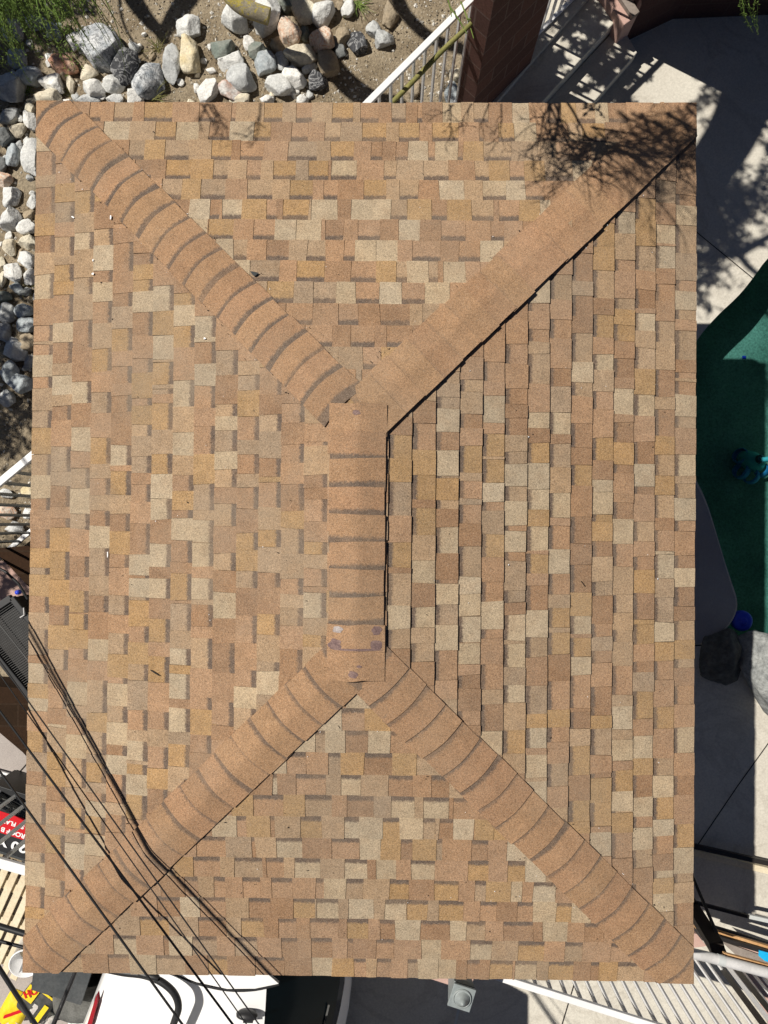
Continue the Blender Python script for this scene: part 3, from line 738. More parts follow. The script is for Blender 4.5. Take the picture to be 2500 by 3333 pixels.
# ------------------------------------------------------------------ pool things
fl = MB(); c = at(2412, 2020, -.06)
fl.lathe([(0, .055), (.045, .055), (.05, .05), (.06, .05), (.088, .045), (.098, .03), (.1, .005), (.095, -.03), (.07, -.05), (0, -.052)], 36, None, (0, 0, 0))
f_e = empty('chlorine_floater', c, 'round blue plastic floater drifting beside the boulder', 'pool floater')
fl.v = [tuple(Vector(v) + c) for v in fl.v]; fl.build('body', M['bluefloat'], f_e)
k_ = MB(); k_.lathe([(0, .063), (.030, .063), (.036, .056), (.036, .05)], 30, None, c); k_.box(c + Vector((0, 0, .066)), (.046, .012, .008)); k_.build('cap', M['bluefloat'], f_e)
pc = at(2422, 1503, -.54); pe = empty('pool_cleaner', Vector((pc.x, pc.y, -.62)), 'turquoise pool cleaner with blue rimmed wheels on the pool floor', 'pool cleaner')
def wheel(px, r_, ax):
    q = at(px[0], px[1], -.52); ax = Vector(ax).normalized(); Mx = ax.to_track_quat('Z', 'Y').to_matrix()
    a = MB(); a.lathe([(r_ * .80, -.034), (r_, -.03), (r_, .03), (r_ * .86, .036)], 28, Mx, q)
    o = a.build('wheel', M['cleaner_rim'], pe); b = MB(); b.lathe([(r_ * .86, .036), (r_ * .6, .02), (r_ * .2, .026), (0, .034)], 28, Mx, q); b.lathe([(0, -.036), (r_ * .8, -.034)], 28, Mx, q)
    b.build('wheel_face', M['cleaner_dark'], o)
wheel((2412, 1485), .085, (-.75, .35, .55)); wheel((2412, 1533), .085, (-.75, .35, .5)); wheel((2444, 1548), .085, (-.7, .3, .6)); wheel((2480, 1530), .075, (-.7, .4, .5))
b = MB(); q = at(2452, 1500, -.47)
b.lathe([(.0, .07), (.05, .065), (.085, .04), (.11, .0), (.115, -.06), (.09, -.11), (0, -.12)], 24, Matrix.Rotation(RAD(-30), 3, 'Z') @ Matrix.Diagonal((1.25, .85, 1)), q); b.build('body', M['cleaner'], pe)
b = MB(); b.lathe([(.045, .0), (.045, .045), (.032, .05), (.030, .0)], 20, None, q + Vector((.03, .01, .06))); b.build('hose_socket', M['cleaner_dark'], pe)
hp = [q + Vector((.05, .01, .08)), at(2486, 1496, -.38), at(2530, 1490, -.30), at(2600, 1460, -.16), at(2720, 1400, -.10)]
b = MB(); b.tube(hp, .026, 10); tag(b.build('hose', M['hose'], pe))
b = MB(); b.box(at(2422, 1163, -.61), (.035, .03, .012)); tag(b.build('blue_chip', M['bluefloat']), 'small blue scrap lying on the sunlit pool floor', 'scrap')

# ------------------------------------------------------------------ fences and railings
def fence(name, label, top_a, top_b, ztop, height, spacing=.12, w_rail=.05, w_bal=.019, m='white', mb_='white', low=.08, group=None, rad=False, skip=None):
    A, B = at(*top_a, ztop), at(*top_b, ztop); e = empty(name, (A + B) / 2 - Vector((0, 0, height)), label, 'fence', group)
    r = MB(); r.bar(A, B, w_rail, .035); r.build('top_rail', M[m], e, bevel=.004)
    dz = Vector((0, 0, -(height - low))); r = MB(); r.bar(A + dz, B + dz, w_rail * .8, .03); r.build('bottom_rail', M[m], e, bevel=.004)
    n = int((B - A).length / spacing); t = (B - A) / n
    for i in range(n + 1):
        p = A + t * i; full = i in (0, n)
        r = MB(); wb = .045 if full else w_bal
        r.bar(p + Vector((0, 0, -.018)), p + Vector((0, 0, -height)) if full else p + dz + Vector((0, 0, .015)), wb, wb, up=(B - A).normalized())
        r.build('post' if full else 'baluster', M[mb_], e)
    return e
fence('metal_railing', 'white metal railing running diagonally up to the brick pillar above the garden', (1120, 412), (1575, -42), 1.5, 1.5)
fence('metal_fence', 'white metal fence at the left edge, its bars greyed for shade crossing the flagstones', (-330, 1845), (330, 1296), 1.55, 1.5, mb_='greymetal', low=.04, w_rail=.055)  # white fence; its bars get grey paint that stands for shade
fence('metal_fence', 'white metal fence over the black and red carton at the lower left', (-420, 2692), (240, 2874), 1.5, 1.5, spacing=.135, mb_='greywhite', w_rail=.075, w_bal=.024)
fence('metal_fence', 'long white picket fence along the pale concrete at the bottom right', (1600, 3172), (2790, 3545), 1.5, 1.5, spacing=.118, w_rail=.05, w_bal=.021)
# short railing with its sunlit bottom rail on the stair curb
fence('stair_railing', 'white stair railing above the stone curb, right of the brick pillar', (1738, -62), (2040, -364), 1.35, 1.02, spacing=.115, w_rail=.045, w_bal=.02, low=.05)
# white gate post at the far right
e = empty('gate_post', at(2430, 3225, 0), 'tall white post in a dark frame beyond the picket fence', 'post')
A, B = at(2372, 3150, .25), at(2540, 3368, 1.55)
for off, w, m in ((0, .035, 'white'), (-.055, .05, 'blackm'), (.05, .045, 'blackm')):
    s_ = Vector((.8, .6, 0)) * off; r = MB(); r.bar(A + s_, B + s_, w, .04); r.build('post_channel' if m == 'blackm' else 'post_face', M[m], e)

# ------------------------------------------------------------------ pillar, steps and house at the top
pb = MB(); c = at(1545, 335, .6); c0 = Vector((P2(1517, 470, 0)[0], P2(1517, 470, 0)[1]))
d1, d2 = Vector((.69, .72)), Vector((-.74, .67))
pil = [c0, c0 + d1 * .80, c0 + d1 * .80 + d2 * .17, c0 + d2 * .17]
brick_box(pb, pil, GZ, 3.2)
tag(pb.build('brick_pillar', M['brick_maroon']), 'tall dark maroon brick pillar between the two white railings', 'pillar')
def P3(pts, z): return [P2(u, v, z) for u, v in pts]
e = empty('concrete_steps', at(1850, 250, 0), 'concrete garden steps striped by railing shadows', 'steps')
s_ = MB(); s_.prism(P3([(1640, 230), (1690, 165), (1735, 128), (1900, -60), (1935, -30), (1740, 190), (1560, 400), (1520, 380)], .36), GZ, .36); s_.build('curb', M['concrete'], e, bevel=.008)
s_ = MB(); s_.prism(P3([(1735, 196), (1938, -28), (2080, -30), (2010, 62), (1758, 340), (1640, 470), (1520, 440)], .30), GZ, .30); s_.build('step', M['concrete'], e, bevel=.01)
s_ = MB(); s_.prism(P3([(1800, 310), (2020, 75), (2075, 170), (1935, 330), (1820, 460), (1680, 460)], .15), GZ, .15); s_.build('step', M['concrete'], e, bevel=.01)
hb = MB(); ha = Vector(P2(2030, 138)); hbb = Vector(P2(2190, 62)); hc = Vector(P2(2700, 40))
brick_box(hb, [ha, hbb, hc, hc + Vector((1.5, 5)), ha + Vector((1.0, 5)), ha + Vector((-.28, .42))], GZ, 2.75)
house = empty('brick_house', (ha.x, ha.y, 0), 'dark red brick house corner in shade along the top right edge', 'house')
hb.build('wall', M['brick_house'], house)
pl = MB(); pl.prism([ha + Vector((.0, -.02)), ha + Vector((-.27, .40)), ha + Vector((-.40, .31)), ha + Vector((-.12, -.11))], GZ, .42); pl.build('stucco_plinth', M['pink'], house, bevel=.01)
pl = MB(); pl.prism([ha + Vector((.0, -.02)), ha + Vector((-.27, .40)), ha + Vector((-.34, .35)), ha + Vector((-.06, -.065))], .423, .47); pl.build('wood_sill', M['greywood'], house)
rf = MB(); ctr = (ha + hc) / 2 + Vector((.5, 2.6))
rp = [ha + Vector((-.08, -.02)), hbb + Vector((0, -.06)), hc + Vector((.1, -.06)), hc + Vector((1.7, 5.1)), ha + Vector((.9, 5.1)), ha + Vector((-.4, .45))]
n = len(rp); rf.add([(p.x, p.y, 2.753) for p in rp] + [(ctr.x, ctr.y, 3.2)], [(i, (i + 1) % n, n) for i in range(n)] + [tuple(range(n))[::-1]]); rf.build('roof', M['wood_trim'], house)

# ------------------------------------------------------------------ trees
def leafy(mb, a, b, r, sag=.15, nleaf=22, ll=.03, lw=.006):
    """one drooping stem with fine leaflets"""
    a, b = Vector(a), Vector(b); n = 7; path = []
    wob = Vector((r.uniform(-.05, .05), r.uniform(-.05, .05), 0))
    for i in range(n + 1):
        t = i / n; path.append(a.lerp(b, t) + Vector((0, 0, -sag * t * t)) + wob * math.sin(t * 3.14))
    mb.tube(path, [.0045 * (1 - .7 * i / n) for i in range(n + 1)], 3, False, False)
    for _ in range(nleaf):
        t = r.uniform(.08, 1) * n; i = min(int(t), n - 1); p = path[i].lerp(path[i + 1], t - i)
        d = Vector((r.gauss(0, 1), r.gauss(0, 1), r.gauss(-.3, .6))).normalized(); s = d.cross(Vector((r.gauss(0, 1), r.gauss(0, 1), r.gauss(0, 1)))).normalized() * lw * .5
        q = p + d * ll * r.uniform(.6, 1.5); mb.add([p, p.lerp(q, .5) + s, q, p.lerp(q, .5) - s], [(0, 1, 2, 3)])
def limb_from_shadow(pts, rise, wpx, z0=0.0):
    """limb whose shadow falls along pts; rise: height above the ground at each end; wpx: shadow width"""
    n = len(pts); path = []
    for i, (u, v) in enumerate(pts):
        h = rise[0] + (rise[1] - rise[0]) * i / (n - 1); path.append(unshadow(u, v, h, z0))
    rad = [(wpx[0] + (wpx[1] - wpx[0]) * i / (n - 1)) / FOC * (CAM.z - z0) / 2 for i in range(n)]
    return path, rad
def refine(path, rad, k=5):
    P, R_ = [], []; n = len(path)
    for i in range(n - 1):
        p0, p1, p2, p3 = path[max(i - 1, 0)], path[i], path[i + 1], path[min(i + 2, n - 1)]
        for j in range(k):
            t = j / k; P.append(.5 * ((2 * p1) + (p2 - p0) * t + (2 * p0 - 5 * p1 + 4 * p2 - p3) * t * t + (3 * p1 - p0 - 3 * p2 + p3) * t ** 3)); R_.append(rad[i] + (rad[i + 1] - rad[i]) * t)
    return P + [path[-1]], R_ + [rad[-1]]
# tree whose feathery twigs hang over the top left corner
t1 = empty('palo_verde_tree', (-4.1, 7.2, GZ), 'green barked tree whose feathery twigs hang over the rocks in the top left corner', 'tree')
fork = Vector((-3.9, 6.9, 2.6))
b = MB(); P_, R_ = refine([Vector((-4.1, 7.2, GZ)), Vector((-4.0, 7.1, .9)), Vector((-4.05, 7.0, 1.8)), fork], [.2, .17, .15, .14]); b.tube(P_, R_, 12); b.build('trunk', M['bark'], t1)
def add_limb(tree, pts, rise, wpx, root=None, rr=None, z0=0.0, name='branch', n=10):
    path, rad = limb_from_shadow(pts, rise, wpx, z0)
    if root is not None: path = [Vector(root)] + path; rad = [rr or rad[0] * 1.1] + rad
    P_, R_ = refine(path, rad); b = MB(); b.tube(P_, R_, n); b.build(name, M['bark'], tree); return path
add_limb(t1, [(395, -120), (425, -20), (470, 50), (515, 100), (540, 140)], (2.7, 2.9), (70, 26), fork)
add_limb(t1, [(640, -110), (610, -20), (565, 50), (535, 100), (520, 125)], (2.9, 2.8), (75, 30), fork)
add_limb(t1, [(375, -60), (385, -10), (390, 40), (408, 95), (440, 145), (480, 190)], (2.5, 2.3), (14, 5), fork, n=6)
add_limb(t1, [(905, -160), (955, -30), (1010, 90), (1065, 190), (1130, 270), (1212, 328), (1290, 350), (1340, 420)], (3.0, 2.6), (62, 80), fork)
add_limb(t1, [(1230, -130), (1290, -10), (1320, 45), (1386, 110), (1450, 140), (1535, 168), (1600, 200)], (3.2, 2.6), (46, 34), fork)
cr = MB(); r_ = random.Random(77)
for i in range(270):                         # twigs seen at the corner
    s0 = at(r_.uniform(-260, 210), r_.uniform(-260, 10), r_.uniform(2.3, 2.9))
    ang = r_.gauss(-1.15, .45); ln = r_.uniform(.35, .85)
    if s0.x > -2.55: ln *= .6
    leafy(cr, s0, s0 + Vector((math.cos(ang) * ln * .6, math.sin(ang) * ln * .6, -.1)), r_, r_.uniform(.1, .35), 34, .022, .0055)
for i in range(9):                           # long bare hanging stems
    u = r_.uniform(150, 330); s0 = at(u, -30, 2.2); e1 = at(u + r_.uniform(60, 150), r_.uniform(120, 240), 1.9); leafy(cr, s0, e1, r_, .1, 5, .015, .004)
for i in range(760):                         # dense crown outside the picture, shading the shore of rocks
    u, v = r_.choice(((r_.uniform(-420, 190), r_.uniform(-220, 190)), (r_.uniform(-500, 40), r_.uniform(150, 330)), (r_.uniform(-500, 40), r_.uniform(150, 330))))
    if u > 255 - v * .75: continue
    p = unshadow(u, v, r_.uniform(2.4, 3.6)); ang = r_.uniform(0, 6.28); ln = r_.uniform(.3, .7)
    leafy(cr, p, p + Vector((math.cos(ang) * ln, math.sin(ang) * ln, 0)), r_, .12, 80, .07, .034)
cr.build('crown', M['leaf'], t1)
# second tree: heavy limb shading the patio, fine twigs over the top right roof corner
t2 = empty('mesquite_tree', (.55, 6.5, GZ), 'tree behind the house corner whose bare twigs shadow the top right of the roof', 'tree')
fk = Vector((.62, 6.3, 3.2)); b = MB(); P_, R_ = refine([Vector((.55, 6.5, GZ)), Vector((.5, 6.45, 1.2)), Vector((.55, 6.35, 2.3)), fk], [.28, .24, .23, .22]); b.tube(P_, R_, 14); b.build('trunk', M['bark'], t2)
add_limb(t2, [(2445, 250), (2420, 350), (2375, 450), (2310, 545), (2245, 625), (2200, 680)], (3.9, 4.3), (150, 120), fk, .2)
add_limb(t2, [(2520, 930), (2440, 870), (2370, 780), (2330, 700), (2290, 650)], (4.6, 4.2), (16, 34), None)
add_limb(t2, [(2500, 800), (2420, 790), (2340, 770), (2270, 745)], (4.3, 4.2), (10, 26), None)
add_limb(t2, [(2260, 840), (2340, 830), (2420, 815), (2520, 760)], (4.2, 4.6), (40, 20), None)
def roof_z(x, y): return H + S * max(0, min(W / 2 - abs(x), L / 2 - abs(y)))
def roof_pt(u, v):
    z = H + .2
    for _ in range(6): p = at(u, v, z); z = roof_z(p.x, p.y) + .01
    return at(u, v, z)
tw = MB(); r_ = random.Random(5)
def twig_sh(u, v, ang, ln, w, rise, dep=0):
    n = 6; pts = []; a = ang
    for i in range(n + 1):
        p = roof_pt(u, v); z = p - SUN * (rise + .38 + .04 * math.sin(i)); pts.append(z)
        a += r_.gauss(0, .16); u += math.cos(a) * ln / n; v += math.sin(a) * ln / n
        if dep < 2 and i > 0 and r_.random() < (.75 if dep == 0 else .5): twig_sh(u, v, a + r_.choice((-1, 1)) * r_.uniform(.35, .9), ln * r_.uniform(.35, .6), w * .6, rise, dep + 1)
    tw.tube(pts, [w * (1 - .75 * i / n) for i in range(n + 1)], 4, False)
for i in range(11): twig_sh(1930 + r_.gauss(0, 25), 465 + r_.gauss(0, 25), r_.uniform(-.1, .75), r_.uniform(180, 330), .009, 1.15 + .05 * i)
for i in range(9): twig_sh(1925 + r_.gauss(0, 25), 470 + r_.gauss(0, 20), r_.uniform(1.7, 3.6), r_.uniform(90, 170), .008, 1.05 + r_.uniform(0, .1))
for i in range(8): twig_sh(1800 + r_.gauss(0, 18), 330, r_.uniform(.7, 2.1), r_.uniform(110, 230), .010, 1.1 + r_.uniform(0, .15))
for i in range(12): twig_sh(r_.uniform(2000, 2240), r_.uniform(330, 420), r_.uniform(.3, 1.15), r_.uniform(130, 260), r_.uniform(.009, .018), 2.1 + r_.uniform(0, .8))
for i in range(5): twig_sh(1440 + 50 * i + r_.gauss(0, 10), 338, r_.uniform(.9, 2.2), r_.uniform(60, 110), .0065, .95)
for i in range(5): twig_sh(r_.uniform(640, 860), 336, r_.uniform(.5, 2.6), r_.uniform(50, 110), .009, 1.5)
for i in range(22): twig_sh(1960 + r_.gauss(0, 60), 450 + r_.gauss(0, 50), r_.uniform(-.2, 1.0), r_.uniform(150, 280), .006, 1.9 + r_.uniform(0, .4))
for i in range(16): twig_sh(1940 + r_.gauss(0, 40), 480 + r_.gauss(0, 40), r_.uniform(0, 6.28), r_.uniform(40, 90), .008, 1.1)
tw.build('twigs', M['bark'], t2)
cr = MB(); r_ = random.Random(15)
for i in range(640):                         # dapples over the patio beside the pool
    u, v = r_.uniform(2200, 2520), r_.uniform(580, 1060)
    if r_.random() < .2 or u + (v - 560) * .75 > 2560: continue
    p = unshadow(u, v, r_.uniform(3.6, 4.6)); ang = r_.uniform(0, 6.28); ln = r_.uniform(.2, .5)
    leafy(cr, p, p + Vector((math.cos(ang) * ln, math.sin(ang) * ln, 0)), r_, .1, 30, .05, .024)
for i in range(110):                         # shade across the steps and the patio under the house wall
    u, v = r_.choice(((r_.uniform(1560, 1900), r_.uniform(200, 420)), (r_.uniform(1560, 1760), r_.uniform(230, 420)), (r_.uniform(2330, 2560), r_.uniform(240, 400))))
    p = unshadow(u, v, r_.uniform(3.2, 4.2)); ang = r_.uniform(0, 6.28); ln = r_.uniform(.25, .5)
    leafy(cr, p, p + Vector((math.cos(ang) * ln, math.sin(ang) * ln, 0)), r_, .1, 60, .055, .03)
for i in range(230):                         # broken shade over the lower half of the steps
    z_ = r_.random()
    if z_ < .45: u, v = r_.uniform(1600, 1860), r_.uniform(195, 340)
    elif z_ < .62: u, v = r_.uniform(1895, 2010), r_.uniform(110, 215)
    elif z_ < .78: u, v = r_.uniform(1905, 1985), r_.uniform(-20, 110)
    else: u, v = r_.uniform(1930, 2070), r_.uniform(215, 345)
    if noise.noise(Vector((u * .022, v * .022, 3))) > .10: continue
    p = unshadow(u, v, r_.uniform(2.3, 2.9)); ang = r_.uniform(0, 6.28); ln = r_.uniform(.12, .26)
    leafy(cr, p, p + Vector((math.cos(ang) * ln, math.sin(ang) * ln, 0)), r_, .05, 46, .05, .034)
for i in range(7):                           # green strands hanging in from the top edge
    p = at(r_.uniform(2410, 2490), r_.uniform(-60, -20), 2.2); q_ = at(r_.uniform(2420, 2500), r_.uniform(30, 100), 2.0); leafy(cr, p, q_, r_, .05, 30, .02, .005)
cr.build('crown', M['leaf'], t2)
# shrub-like crown left of the rocks, dappling the left strip
t3 = empty('palo_verde_tree', (-5.6, 2.9, GZ), 'tree out past the left edge that throws its shade over the blue grey rocks', 'tree')
b = MB(); P_, R_ = refine([Vector((-5.6, 2.9, GZ)), Vector((-5.5, 2.8, 1.2)), Vector((-5.2, 2.6, 2.4)), Vector((-4.9, 2.3, 3.1))], [.15, .12, .1, .05]); b.tube(P_, R_, 10); b.build('trunk', M['bark'], t3)
cr = MB(); r_ = random.Random(25)
for i in range(300):
    u, v = r_.uniform(-260, 115), r_.uniform(925, 1440)
    if v < 1000 and r_.random() < .6: continue
    p = unshadow(u, v, r_.uniform(2.5, 3.3)); ang = r_.uniform(0, 6.28); ln = r_.uniform(.2, .45)
    leafy(cr, p, p + Vector((math.cos(ang) * ln, math.sin(ang) * ln, 0)), r_, .1, 46, .045, .02)
for i in range(40):
    u, v = r_.uniform(-200, 100), r_.uniform(1440, 1560); p = unshadow(u, v, r_.uniform(2.5, 3.3)); ang = r_.uniform(0, 6.28)
    leafy(cr, p, p + Vector((math.cos(ang) * .3, math.sin(ang) * .3, 0)), r_, .1, 22, .045, .018)
for i in range(70):
    u, v = r_.uniform(-160, 110), r_.uniform(1770, 1950); p = unshadow(u, v, r_.uniform(2.6, 3.2)); ang = r_.uniform(0, 6.28)
    leafy(cr, p, p + Vector((math.cos(ang) * .25, math.sin(ang) * .25, 0)), r_, .1, 30, .05, .024)
cr.build('crown', M['leaf'], t3)
# cut log and the green branch by the railing
lg = empty('cut_log', at(800, 20, .5), 'sawn green barked log jutting in from the top edge', 'log')
P_, R_ = refine([at(640, -190, .75), at(735, -40, .62), at(790, 20, .58), at(876, 54, .54)], [.085, .078, .075, .074]); b = MB(); b.tube(P_, R_, 18, cap=False); b.build('bark', M['logbark'], lg)
b = MB(); ax = (P_[-1] - P_[-2]).normalized(); b.lathe([(.074, 0), (.06, .001), (.03, .003), (0, .003)], 18, ax.to_track_quat('Z', 'Y').to_matrix(), P_[-1] - ax * .002); b.build('sawn_end', M['logend'], lg)
gb = empty('green_branch', at(1420, 190, 1.0), 'slender green branch leaning along the white railing', 'branch')
P_, R_ = refine([at(1240, 370, 1.10), at(1330, 280, 1.25), at(1440, 165, 1.45), at(1530, 80, 1.6), at(1568, 30, 1.65)], [.021, .021, .02, .018, .013]); b = MB(); b.tube(P_, R_, 10); b.build('stem', M['bark'], gb)
for a, c in (((1463, 20), (1520, 110)), ((1520, 62), (1585, 68)), ((1500, 5), (1542, 125)), ((1455, -10), (1470, 55))):
    b = MB(); b.tube([at(*a, 1.62), at((a[0] + c[0]) / 2 + 3, (a[1] + c[1]) / 2, 1.60), at(*c, 1.58)], [.006, .005, .003], 5); b.build('side_twig', M['leaf'], gb)
# dry tufts between the rocks
def tuft(u, v, n, label, m='leaf', ln=.16, spread=.7, ang0=0):
    mb = MB(); r = random.Random(int(u * 7 + v)); c = at(u, v, GZ)
    for _ in range(n):
        a = ang0 + r.gauss(0, spread); d = Vector((math.cos(a), math.sin(a), r.uniform(.2, .7))); l = ln * r.uniform(.5, 1.2); p = c + Vector((r.uniform(-.03, .03), r.uniform(-.03, .03), 0))
        mb.tube([p, p + d * l * .6, p + d * l + Vector((0, 0, -.03))], [.003, .0025, .001], 3, False, False)
    tag(mb.build('grass_tuft', M[m]), label, 'grass tuft', 'grass tufts between the rocks')
tuft(490, 325, 40, 'green grass tuft at the eave below the veined rock', 'dryleaf', .22, .5, .45)
tuft(225, 308, 16, 'straw coloured tuft under the narrow beige stone', 'dryleaf', .1, .7, 2.0)
tuft(515, 165, 26, 'dry tuft beside the rough grey slab', 'dryleaf', .14, .9, 2.2)
tuft(90, 305, 14, 'little green tuft below the shaded rocks', 'leaf', .1, 1.2, 1.5)
tuft(1160, 12, 26, 'green grassy tuft at the top edge above the oval pale rock', 'leaf', .2, .8, -.6)
tuft(85, 940, 14, 'dry straws between the small left rocks', 'dryleaf', .1, 2, 0)

# ------------------------------------------------------------------ overhead wires
def wire(a, b, za, zb, r, label, ext=1.2, m='cable'):
    A, B = at(*a, H + za), at(*b, H + zb); d = B - A; mb = MB()
    mb.tube([A - d * ext, A, A.lerp(B, .33), A.lerp(B, .66), B, B + d * ext], r, 8); tag(mb.build('overhead_wire', M[m]), label, 'wire', 'overhead wires')
wire((90, 2637), (490, 3191), .42, .42, .0070, 'thick black wire nearest the bottom left corner')
wire((80, 2422), (658, 3200), .52, .44, .0066, 'thick black wire second from the bottom left corner')
wire((144, 2400), (708, 3200), .36, .42, .0036, 'thin black wire between the thick wires and the topmost one')
wire((176, 2400), (747, 3200), .27, .25, .0044, 'black wire farthest up the roof, close to the shingles')
A_, B_ = roof_pt(347, 2514) - SUN * 2.1, roof_pt(866, 3161) - SUN * 2.1
mb = MB(); mb.tube([A_ - (B_ - A_) * 2, A_, B_, B_ + (B_ - A_) * 2], .0125, 8); tag(mb.build('overhead_wire', M['cable']), 'thickest cable, off to the left, whose blurred shadow bends over the lower left hip', 'wire', 'overhead wires')

# ------------------------------------------------------------------ debris on the roof
def roof_thing(name, u, v, pts, m, label, cat, lift=.014, th=.003):
    c = roof_pt(u, v); mb = MB(); sc = (CAM.z - c.z) / FOC; q = []
    for a, b_ in pts:
        x, y = c.x + a * sc, c.y - b_ * sc; q.append(Vector((x, y, roof_z(x, y) + lift)))
    n = len(q); mb.add([p + Vector((0, 0, th)) for p in q] + q, [tuple(range(n))[::-1], tuple(range(n, 2 * n))] + [(i, (i + 1) % n, n + (i + 1) % n, n + i) for i in range(n)])
    tag(mb.build(name, M[m]), label, cat)
def blob(r, n=9, sx=1, sy=1): return [(r * sx * (1 + .3 * math.sin(i * 2.3)) * math.cos(i * 6.283 / n), r * sy * (1 + .3 * math.sin(i * 2.3)) * math.sin(i * 6.283 / n)) for i in range(n)]
roof_thing('white_scrap', 667, 1102, blob(4, 9, 1, .8), 'feather', 'white scrap on the left slope below the upper hip', 'scrap')
roof_thing('feather', 238, 708, [(-6, -3), (-3, -4), (2, -2), (6, 2), (4, 4), (-2, 1)], 'feather', 'small white feather near the top left hip', 'feather')
roof_thing('feather', 361, 709, [(-2, -7), (2, -7), (3, 0), (1, 7), (-2, 6)], 'feather', 'thin white feather right beside the top left hip', 'feather')
roof_thing('white_scrap', 304, 848, [(-2, -4), (2, -3), (1, 4), (-2, 3)], 'feather', 'white speck on a shingle edge left of the upper hip, upper of two', 'scrap')
roof_thing('white_scrap', 303, 892, blob(4, 7), 'feather', 'white speck on a shingle edge left of the upper hip, lower of two', 'scrap')
roof_thing('feather', 351, 1805, [(-1.5, -9), (1.5, -9), (2, 2), (1, 9), (-1, 9)], 'feather', 'upright white feather halfway down the left slope', 'feather')
roof_thing('twig', 505, 2190, [(-18, -10), (-12, -9), (2, -2), (17, 7), (16, 9), (0, 2), (-15, -7)], 'darkwood', 'dark forked twig lying on an ochre tab of the left slope', 'twig')
roof_thing('twig', 1872, 609, [(-9, 9), (-3, -3), (7, -9), (9, -4), (3, 4)], 'greymetal', 'grey fleck below the upper right hip', 'scrap')
roof_thing('leaf', 828, 893, [(-14, -9), (-8, -10), (15, -4), (4, 6), (-2, 6)], 'slate', 'grey folded leaf right of the upper left hip', 'leaf')
roof_thing('pebble', 872, 962, blob(7, 8, 1.2, .7), 'gravel', 'pale pebble caught on the hip cap edge', 'pebble')
roof_thing('twig', 1897, 1900, [(-8, -9), (-5, -9), (8, 7), (6, 9)], 'darkwood', 'short dark twig on the pool side slope', 'twig')
for i, (u, v, w) in enumerate(((1655, 1838, 'middle'), (2140, 1884, 'edge'), (1720, 1422, 'upper'))): roof_thing('white_scrap', u, v, blob(2.6, 7, .6, 1), 'feather', 'tiny white fleck on the %s of the pool side slope' % w, 'scrap')

# fine litter on the roof: specks nobody could count
def litter(name, m, count, label, seed, big):
    mb = MB(); r = random.Random(seed)
    for _ in range(count):
        if r.random() < .45:                 # gathered along the hips
            a, b_ = r.choice((((127, 335), (1157, 1366)), ((2266, 343), (1157, 1366)), ((2248, 3193), (1152, 2180)), ((85, 3165), (1152, 2180)))); t = r.random(); o_ = r.choice((-1, 1)) * r.uniform(82, 104)
            dx, dy = b_[0] - a[0], b_[1] - a[1]; l = math.hypot(dx, dy); u, v = a[0] + dx * t - dy / l * o_, a[1] + dy * t + dx / l * o_
        else: u, v = r.uniform(130, 2240), r.uniform(350, 3160)
        c = at(u, v, H + .3); 
        if abs(c.x) > W / 2 - .05 or abs(c.y) > L / 2 - .05: continue
        c.z = roof_z(c.x, c.y) + .0135; s_ = r.uniform(.0015, big); a0 = r.random() * 6.3; e_ = r.uniform(.3, 1)
        p = [c + Vector((math.cos(a0) * x * s_ - math.sin(a0) * y * s_ * e_, math.sin(a0) * x * s_ + math.cos(a0) * y * s_ * e_, z * s_ * .4)) for x, y, z in ((-1.6, -.4, 0), (.2, -1, 0), (1.7, .2, 0), (0, 1, 0), (0, 0, 1))]
        mb.add(p, [(0, 1, 4), (1, 2, 4), (2, 3, 4), (3, 0, 4)])
    tag(mb.build(name, M[m], origin=(0, 0, H)), label, 'litter', kind='stuff')
litter('leaf_litter', 'darkwood', 330, 'fine dark crumbs of leaf litter on the shingles', 3, .0045)
litter('leaf_litter', 'feather', 130, 'fine white specks sprinkled over the shingles', 4, .003)

# ------------------------------------------------------------------ the white van at the bottom edge
M['van_shade'] = M['carpaint']
def Q(u, v, z): return at(u, v, z)
van = empty('white_van', at(650, 3450, GZ), 'white van with a black curved roof tube and dark windscreen, cut by the bottom edge', 'van')
vs = (3040, 3120, 3200, 3280, 3360, 3460, 3600, 3760)
def edge(pts, z):                            # x as a piecewise function of v
    out = []
    for v in vs:
        for (v0, x0), (v1, x1) in zip(pts[:-1], pts[1:]):
            if v0 <= v <= v1: out.append(Q(x0 + (x1 - x0) * (v - v0) / (v1 - v0), v, z)); break
    return out
left = [(3040, 392), (3200, 331), (3360, 268), (3760, 110)]
rows = [('l0', edge([(a, b - 10) for a, b in left], .35)), ('l1', edge([(a, b - 4) for a, b in left], 1.55)), ('l2', edge([(a, b + 22) for a, b in left], 1.745)), ('l3', edge([(a, b + 60) for a, b in left], 1.765)),
        ('m1', edge([(3040, 620), (3760, 600)], 1.79)), ('r1', edge([(3040, 800), (3760, 790)], 1.765)), ('r2', edge([(3040, 866), (3200, 868), (3280, 864), (3360, 858), (3760, 815)], 1.735))]
mb = MB(); n = len(vs); pts = [p for _, r in rows for p in r]
mb.add(pts, [(i * n + k, (i + 1) * n + k, (i + 1) * n + k + 1, i * n + k + 1) for i in range(len(rows) - 1) for k in range(n - 1)], smooth=True); mb.build('body', M['carpaint'], van)
gl0 = edge([(3040, 868), (3200, 870), (3280, 866), (3360, 860), (3760, 817)], 1.728)
glm = edge([(3040, 985), (3200, 985), (3280, 976), (3360, 962), (3760, 915)], 1.44)
gl1 = edge([(3040, 1112), (3200, 1106), (3280, 1092), (3360, 1074), (3760, 1000)], 1.06)
